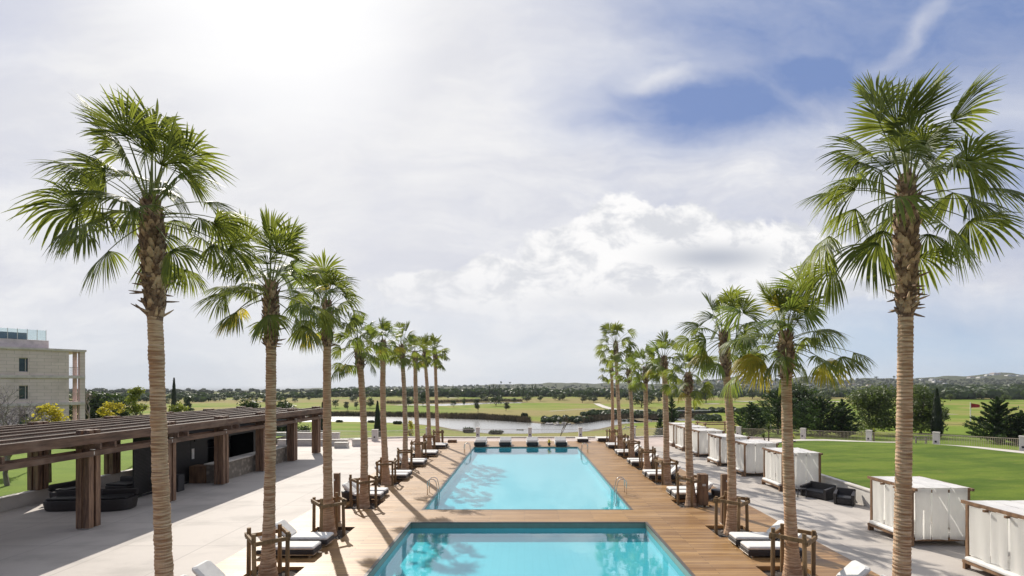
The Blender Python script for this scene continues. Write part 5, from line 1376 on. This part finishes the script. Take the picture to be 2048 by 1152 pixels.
NAMED = [
 ('round',695,821,17,18,'small round olive tree on the fairway left of the fourth left palm trunk'),
 ('round',713,818,13,16,'olive tree just left of the fourth left palm trunk on the fairway'),
 ('dark',740,816,24,22,'dark spreading tree on the fairway above the dark cypress'),
 ('dark',671,816,18,17,'dark tree on the fairway just right of the third left palm trunk'),
 ('dark',817,812,22,20,'dark tree between the sixth and seventh left palm trunks'),
 ('dark',846,812,26,26,'dark tree between the seventh and eighth left palm trunks'),
 ('round',956,825,22,28,'round purple grey tree on the far lake bank with a bright lit trunk'),
 ('dark',992,812,34,20,'dark spreading tree beyond the far lake bank'),
 ('round',1012,822,22,18,'round grey tree right of the spreading dark one on the far bank'),
 ('dark',907,814,14,14,'small dark tree on the strip between the two lakes'),
 ('dark',928,812,8,18,'thin dark tree on the strip between the two lakes'),
 ('dark',1110,801,16,12,'dark round fairway tree left of centre in the middle distance'),
 ('dark',1126,801,14,17,'taller dark fairway tree beside the round one in the middle distance'),
 ('dark',1283,815,46,22,'long dark hedge tree between the sixth and seventh right palm trunks'),
 ('dark',1302,806,18,22,'dark domed tree right of the long hedge tree'),
 ('dark',1216,803,16,14,'dark tree just left of the two farthest right palm trunks'),
 ('round',1412,806,44,26,'big grey green tree right of the fourth right palm trunk'),
 ('dark',1470,803,20,26,'dark tree right of the third right palm trunk'),
 ('dark',1505,798,34,20,'wide dark tree casting a shadow on the pale fairway'),
 ('dark',1566,800,30,20,'dark tree left of the second right palm trunk on the far fairway'),
 ('dark',1655,797,30,16,'wide dark tree on the far fairway right of the second right palm'),
 ('dark',1707,794,12,12,'small dark tree at the left of the airy green tree'),
 ('green',1690,848,16,22,'light green sapling at the foot of the narrow pointed conifer'),
 ('green',1888,848,26,36,'thin light green tree right of the slim cypress'),
 ('dark',430,803,20,9,'low dark tree above the pergola roof, left of the second left palm'),
 ('dark',448,802,18,9,'low dark tree right of its twin above the pergola roof'),
 ('dark',475,799,22,9,'flat dark tree above the pergola roof near the second left palm'),
 ('dark',590,805,16,9,'small dark tree above the far end of the pergola roof'),
 ('dark',618,800,12,7,'small dark tree near the far end of the pergola roof'),
 ('round',330,812,22,16,'grey green tree just right of the nearest left palm trunk'),
]
for k, a in enumerate(NAMED): gtree(*a[:5], a[5], seed=k)
LMK = [(-1,'left of the nearest left palm'),(310,'between the nearest and second left palms'),(533,'between the second and third left palms'),(655,'between the third and fourth left palms'),(722,'between the fourth and fifth left palms'),(770,'between the fifth and sixth left palms'),(806,'between the sixth and seventh left palms'),(833,'between the seventh and eighth left palms'),(855,'between the last two left palms'),(873,'just right of the left palm row'),(1049,'just left of the right palm row'),(1222,'between the last two right palms'),(1236,'between the eighth and seventh right palms'),(1259,'between the seventh and sixth right palms'),(1291,'between the sixth and fifth right palms'),(1330,'between the fifth and fourth right palms'),(1380,'between the fourth and third right palms'),(1462,'between the third and second right palms'),(1580,'between the second and nearest right palms'),(1805,'right of the nearest right palm')]
def seriate(objs, head):
    cnt = {}
    for px, o in sorted(objs, key=lambda q: q[0]):
        k = max(i for i, l in enumerate(LMK) if l[0] <= px); cnt[k] = cnt.get(k, 0)+1
        o['label'] = head + ', ' + (ORD[cnt[k]-1] if cnt[k] <= 20 else 'twenty-' + ORD[cnt[k]-21]) + ' from left ' + LMK[k][1]
r_ = random.Random(55); sm = []; pn = []
for k in range(110):
    px = r_.uniform(380, 2040); y = r_.uniform(792, 806) if px < 1500 else r_.uniform(790, 803)
    s_ = r_.uniform(.6, 1.25)*(y-780)/18
    sm.append((px, gtree(r_.choice(('dark','round','dark','green')), px, y, 15*s_, 10*s_, 'x', 'small trees dotted on the far fairways', k)))
for k in range(46):
    px = r_.uniform(905, 1075) if k < 26 else r_.uniform(660, 905); y = r_.uniform(791, 795)
    X, Y, Z_ = hit(px, y); hp = r_.uniform(16, 25) if px > 905 else r_.uniform(10,17)
    pn.append((px, gtree('pine', px, y, hp*.42, hp, 'x', 'pines in the belt behind the lakes', k)))
seriate(sm, 'tiny fairway tree'); seriate(pn, 'distant belt pine')
for v in KP.values():
    for o in v:
        for ch in list(o.children): bpy.data.objects.remove(ch)
        bpy.data.objects.remove(o)

# far woods and scrub as masses
def blobmesh(name, items, mat, seed=1, leafy=.5, kind='stuff'):
    r = random.Random(seed); V = []; F = []
    for (X, Y, Z_, wd, h) in items:
        n = 46 if Y < 900 else 26
        for _ in range(n):
            th = r.uniform(0, 6.28); ph = math.acos(r.uniform(-.35, 1)); q = r.uniform(.7,1.0)
            d = np.array([math.sin(ph)*math.cos(th), math.sin(ph)*math.sin(th), math.cos(ph)])
            p = np.array([X, Y, Z_+h*.45])+d*np.array([wd*.5*q, wd*.5*q, h*.55*q])
            a = np.cross(d, [r.gauss(0,1), r.gauss(0,1), r.gauss(0,1)]); a /= np.linalg.norm(a)+1e-9; b = np.cross(d, a)
            s_ = wd*r.uniform(.13,.26)*(1.0 if Y < 900 else 1.3); dn = d*s_*.3; o = len(V)
            V += [p-a*s_-dn, p-b*s_-dn, p+a*s_-dn, p+b*s_-dn]; F.append((o,o+1,o+2,o+3))
    o = npmesh(name, np.array(V), np.array(F), mat); o['kind'] = kind; return o
def band(x0, x1, y0, y1, n, hp0, hp1, seed):
    r = random.Random(seed); out = []
    for _ in range(n):
        px = r.uniform(x0, x1); y = r.uniform(y0, y1); X, Y, Z_ = hit(px, y); hp = r.uniform(hp0, hp1); h = min(hp*Y/FPX, 14)
        out.append((X, Y, Z_, h*r.uniform(1.1,2.5), h))
    return out
items = band(60, 660, 791, 797, 300, 4, 9, 1)+band(640, 1240, 789, 794, 420, 7, 15, 2)+band(1240, 2048, 788, 795, 420, 6, 13, 3)+band(1850, 2048, 788, 799, 130, 10, 22, 4)+band(160,420,797,806,50,6,12,8)
blobmesh('distant_woods', items, M['dleaf'], 3)
items = band(60, 2048, 781.5, 789, 900, 2.5, 6, 5)+band(1380, 2048, 760, 782, 1100, 1.6, 4.5, 6)+band(700, 1400, 771, 782, 500, 1.5, 3.5, 7)+band(-40, 700, 782.5, 785, 200, 1.2, 3, 9)
blobmesh('hillside_scrub', items, M['oleaf'], 4)

# reeds round the lakes
V = []; F = []; r_ = random.Random(3)
def reeds(pts, n, h0, h1, spread):
    for _ in range(n):
        k = r_.randrange(len(pts)-1); f = r_.random(); px = pts[k][0]*(1-f)+pts[k+1][0]*f; y = pts[k][1]*(1-f)+pts[k+1][1]*f
        X, Y = G(px, y, LZ); Y += r_.uniform(-1, spread); X += r_.uniform(-.5,.5); z = max(tz(X, Y), LZ-.3); h = r_.uniform(h0, h1); az = r_.random()*3.14; w_ = r_.uniform(.05,.14)
        o = len(V); lx, ly = r_.gauss(0,.25), r_.gauss(0,.25)
        V.extend([(X-w_*math.cos(az), Y-w_*math.sin(az), z), (X+w_*math.cos(az), Y+w_*math.sin(az), z), (X+lx+w_*.3, Y+ly, z+h), (X+lx-w_*.3, Y+ly, z+h)]); F.append((o,o+1,o+2,o+3))
reeds([(540,833),(600,833),(700,832.3),(800,833.5),(900,837),(960,838.5),(1010,841.5),(1060,845)], 8000, .8, 1.5, 4)
reeds([(770,809.5),(860,807.5),(930,805.6),(1000,804.2),(1044,804)], 3500, .9, 1.9, 6)
reeds([(1165,845.5),(1205,840.5),(1260,836.5),(1312,838)], 3000, .8, 1.5, 5)
reeds([(1300,836.5),(1360,836),(1420,837.5)], 1400, .7, 1.4, 5)
rd = npmesh('reeds', np.array(V), np.array(F), M['reed']); rd['kind'] = 'stuff'
# dark scrub bank right of the lake, rocks of the cascade
items = []
for (x0, x1, y0, y1, n) in ((1165,1330,826,833,120),(1085,1180,841,846,50),(1200,1360,831,836,90),(1345,1560,822,826,150),(1395,1440,838,843,50)):
    for _ in range(n):
        px, y = r_.uniform(x0,x1), r_.uniform(y0,y1); X, Y, Z_ = hit(px, y); h = r_.uniform(.8,1.8); items.append((X,Y,Z_,h*1.5,h))
blobmesh('bank_scrub', items, M['dleaf'], 9)
mb = MB()
for (x0, x1, y0, y1, n, s0, s1) in ((1092,1140,846,852,46,.3,.8),(1145,1168,833,842,22,.3,.9),(1245,1280,852,858,14,.3,.6),(1290,1345,841,844,20,.2,.6),(1425,1440,839,842,8,.3,.7)):
    for _ in range(n):
        px, y = r_.uniform(x0,x1), r_.uniform(y0,y1); X, Y, Z_ = hit(px, y); Z_ = max(Z_, LZ); s_ = r_.uniform(s0,s1)
        mb.box((X,Y,Z_+s_*.15), (s_*1.4,s_,s_*.6), r_.random()*3, 0, None, s_*.2)
struct('rocks', mb, M['rock'], 'stuff')
# low bridge with white posts
X0, Y0, Z0 = hit(1350, 829.5); X1, Y1, Z1 = hit(1500, 829.5); Y1 = Y0+3
t_ = thing('foot_bridge', 'long low wall with a row of white stones across the golf course behind the conifers', 'bridge', ((X0+X1)/2, (Y0+Y1)/2, 0))
cx, cy = (X0+X1)/2, (Y0+Y1)/2; zz = max(tz(cx, cy), tz(X0, Y0), tz(X1, Y1))
mb = MB(); mb.beam((X0-cx, Y0-cy, zz+.1), (X1-cx, Y1-cy, zz+.1), .5, .9); mb.build('wall_body', M['darkgrey'], t_)
mb = MB(); n = 46
for k in range(n):
    f = (k+.5)/n; p = Vector((X0-cx, Y0-cy-.3, zz+.62)).lerp(Vector((X1-cx, Y1-cy-.3, zz+.62)), f); mb.box(p, (.62,.5,.30), 0, 0, None, .05)
mb.build('white_stones', M['white'], t_)

# golf flag
X, Y, Z_ = hit(1941, 843); sc = Y/FPX
t_ = thing('golf_flag', 'red flag on a white pole on the green at the right', 'flag', (X, Y, Z_))
mb = MB(); mb.tube([(0,0,-.2),(0,0,38*sc)], [.10,.075], 8); mb.build('flagpole', M['pole'], t_)
mb = MB(); vs = []
for i in range(9):
    f = i/8; y = .25*math.sin(f*6); top = (37.2-4.0*f)*sc; bot = (27.2+1.2*f)*sc; vs += [(f*18*sc, y, bot), (f*18*sc, y, top)]
mb.add(vs, [(2*i, 2*i+2, 2*i+3, 2*i+1) for i in range(8)])
mb.add([(v[0], v[1]+.02, v[2]) for v in vs], [(2*i+1, 2*i+3, 2*i+2, 2*i) for i in range(8)]); mb.build('flag_cloth', M['red'], t_)
t_ = thing('wooden_bench', 'low wooden rail bench on the grass between the right palms and the pillar', 'bench', at_y(1852, 52))
for z in (.5,.85):
    mb = MB(); mb.b2(-1.2,1.2,-.05,.05,z,z+.1); mb.build('rail', M['greybark'], t_)
for x in (-1.1,0,1.1): mb = MB(); mb.b2(x-.06,x+.06,-.049,.049,-.1,.849); mb.build('leg', M['greybark'], t_)

# houses on the hills
def house(px, y, wpx, hpx, label, seed, grp):
    X, Y, Z_ = hit(px, y); w_ = wpx*Y/FPX; h = hpx*Y/FPX; r = random.Random(seed); d = min(w_*.6, 16)
    t_ = thing('hill_house', label, 'house', (X, Y, Z_-1), r.uniform(-.25,.25), grp)
    mb = MB(); mb.b2(-w_/2,w_/2,-d/2,d/2,0,h*.75+1); k = r.uniform(.3,.6); mb.b2(-w_/2*k, w_/2*k*.9, -d*.3, d*.5, h*.75+1.002, h+1); mb.build('wall', M['white'], t_)
    if r.random() < .45:
        mb = MB(); z0 = h*.75+1.01; a, b = w_/2*1.04, d/2*1.05
        if True: mb.add([(-a,-b,z0),(a,-b,z0),(a,b,z0),(-a,b,z0),(-a*.5,0,z0+h*.28),(a*.5,0,z0+h*.28)], [(0,1,5,4),(1,2,5),(2,3,4,5),(3,0,4)]); mb.build('roof', M['roofm'], t_)
    else: mb = MB(); mb.b2(-w_/2*1.03,w_/2*1.03,-d/2*1.03,-d/2*.9,h*.75+1.01,h*.75+1.5); mb.build('roof', M['white'], t_)
    n = max(2, int(w_/6))
    for i in range(min(n, 5)):
        x = -w_/2+w_*(i+.5)/min(n,5); mb = MB(); mb.b2(x-1.0,x+1.0,-d/2-.12,-d/2-.02,1+h*.25,1+h*.5); mb.build('window', M['winglass'], t_)
HS = [(1408,766,10,4),(1424,768,12,4),(1440,765,9,4),(1462,769,10,4),(1472,765,12,5),(1486,760,14,6),(1497,764,16,5),(1512,768,10,3.5),(1538,768,8,7),(1548,770,7,6),(1492,771,18,3),
      (1566,773,9,3),(1610,770,12,3),(1622,772,14,3),(1652,771,11,3.5),(1688,771,12,3.5),(1703,771,12,3.5),(1720,772,10,3),(1740,772,12,3),
      (1843,761,8,3),(1866,762,13,4.5),(1874,765,14,3.5),(1884,763,8,4),(1890,769,8,3),(1990,750,16,4.5),(1976,752,10,3),(1942,756,12,2.5),(1962,756,14,2.5),(2020,752,14,2.5),(2038,753,10,2.5),(1948,772,8,2.5),
      (1182,779,12,3),(1210,778,10,2.5),(1262,777,8,2.5)]
for k, (px, y, a, b) in enumerate(HS):
    side = 'left of the second right palm' if px < 1560 else ('between the two nearest right palms' if px < 1800 else ('on the hill at far right' if px < 2048 and px > 1800 else ''))
    if px < 1300: side = 'among woods behind the far right palms'
    idx = sum(1 for q in HS if ((q[0] < 1300) == (px < 1300)) and ((q[0] < 1560) == (px < 1560)) and ((q[0] < 1800) == (px < 1800)) and q[0] < px)
    lab = 'distant white house, ' + ORD[idx] + ' from left ' + side
    house(px, y, a, b, lab, k, 'white houses on the distant hills')
# lone umbrella pines on the ridge, radio mast
for k, (px, top) in enumerate(((1753, 753), (1788, 752), (1002, 762), (1020, 763))):
    Yq = 1500 if px > 1500 else 1900; X = (px-VX)*Yq/FPX; z = tz(X, Yq); h = hgt(Yq, top, z); h = max(9, min(h, 40))
    broad_tree('umbrella_pine', (X, Yq, z), ('lone flat topped pine on the skyline, ' + ('left' if k == 0 else 'right') + ' of two near the nearest right palm') if k < 2 else ('tall pine breaking the skyline above the pool, ' + ('left' if k == 2 else 'right') + ' of two'), 'tree', h, 11, M['dleaf'], 260, 1.1, h*.6, 70+k, trad=.8)
X = (760-VX)*1800/FPX; z = tz(X, 1800); mb = MB()
mb.tube([(X,1800,z),(X,1800,H+12*1800/FPX)], [1.2,.6], 6); mb.build('radio_mast', M['greybark'])
tag(bpy.data.objects['radio_mast'], 'thin distant mast on the skyline left of the fifth left palm', 'mast')

# ------------------------------------------------------------------ haze
m = bpy.data.materials.new('haze'); m.use_nodes = True; t = NT(m.node_tree); t.n.remove(t.n['Principled BSDF'])
pv = t.node('ShaderNodeVolumePrincipled'); pv.inputs['Color'].default_value = (.86,.92,1,1); pv.inputs['Density'].default_value = .00011
t.l.new(pv.outputs[0], t.n['Material Output'].inputs['Volume'])
mb = MB(); mb.b2(-4700, 4700, -450, 3700, -320, 130); hz = mb.build('haze', m); hz['kind'] = 'stuff'
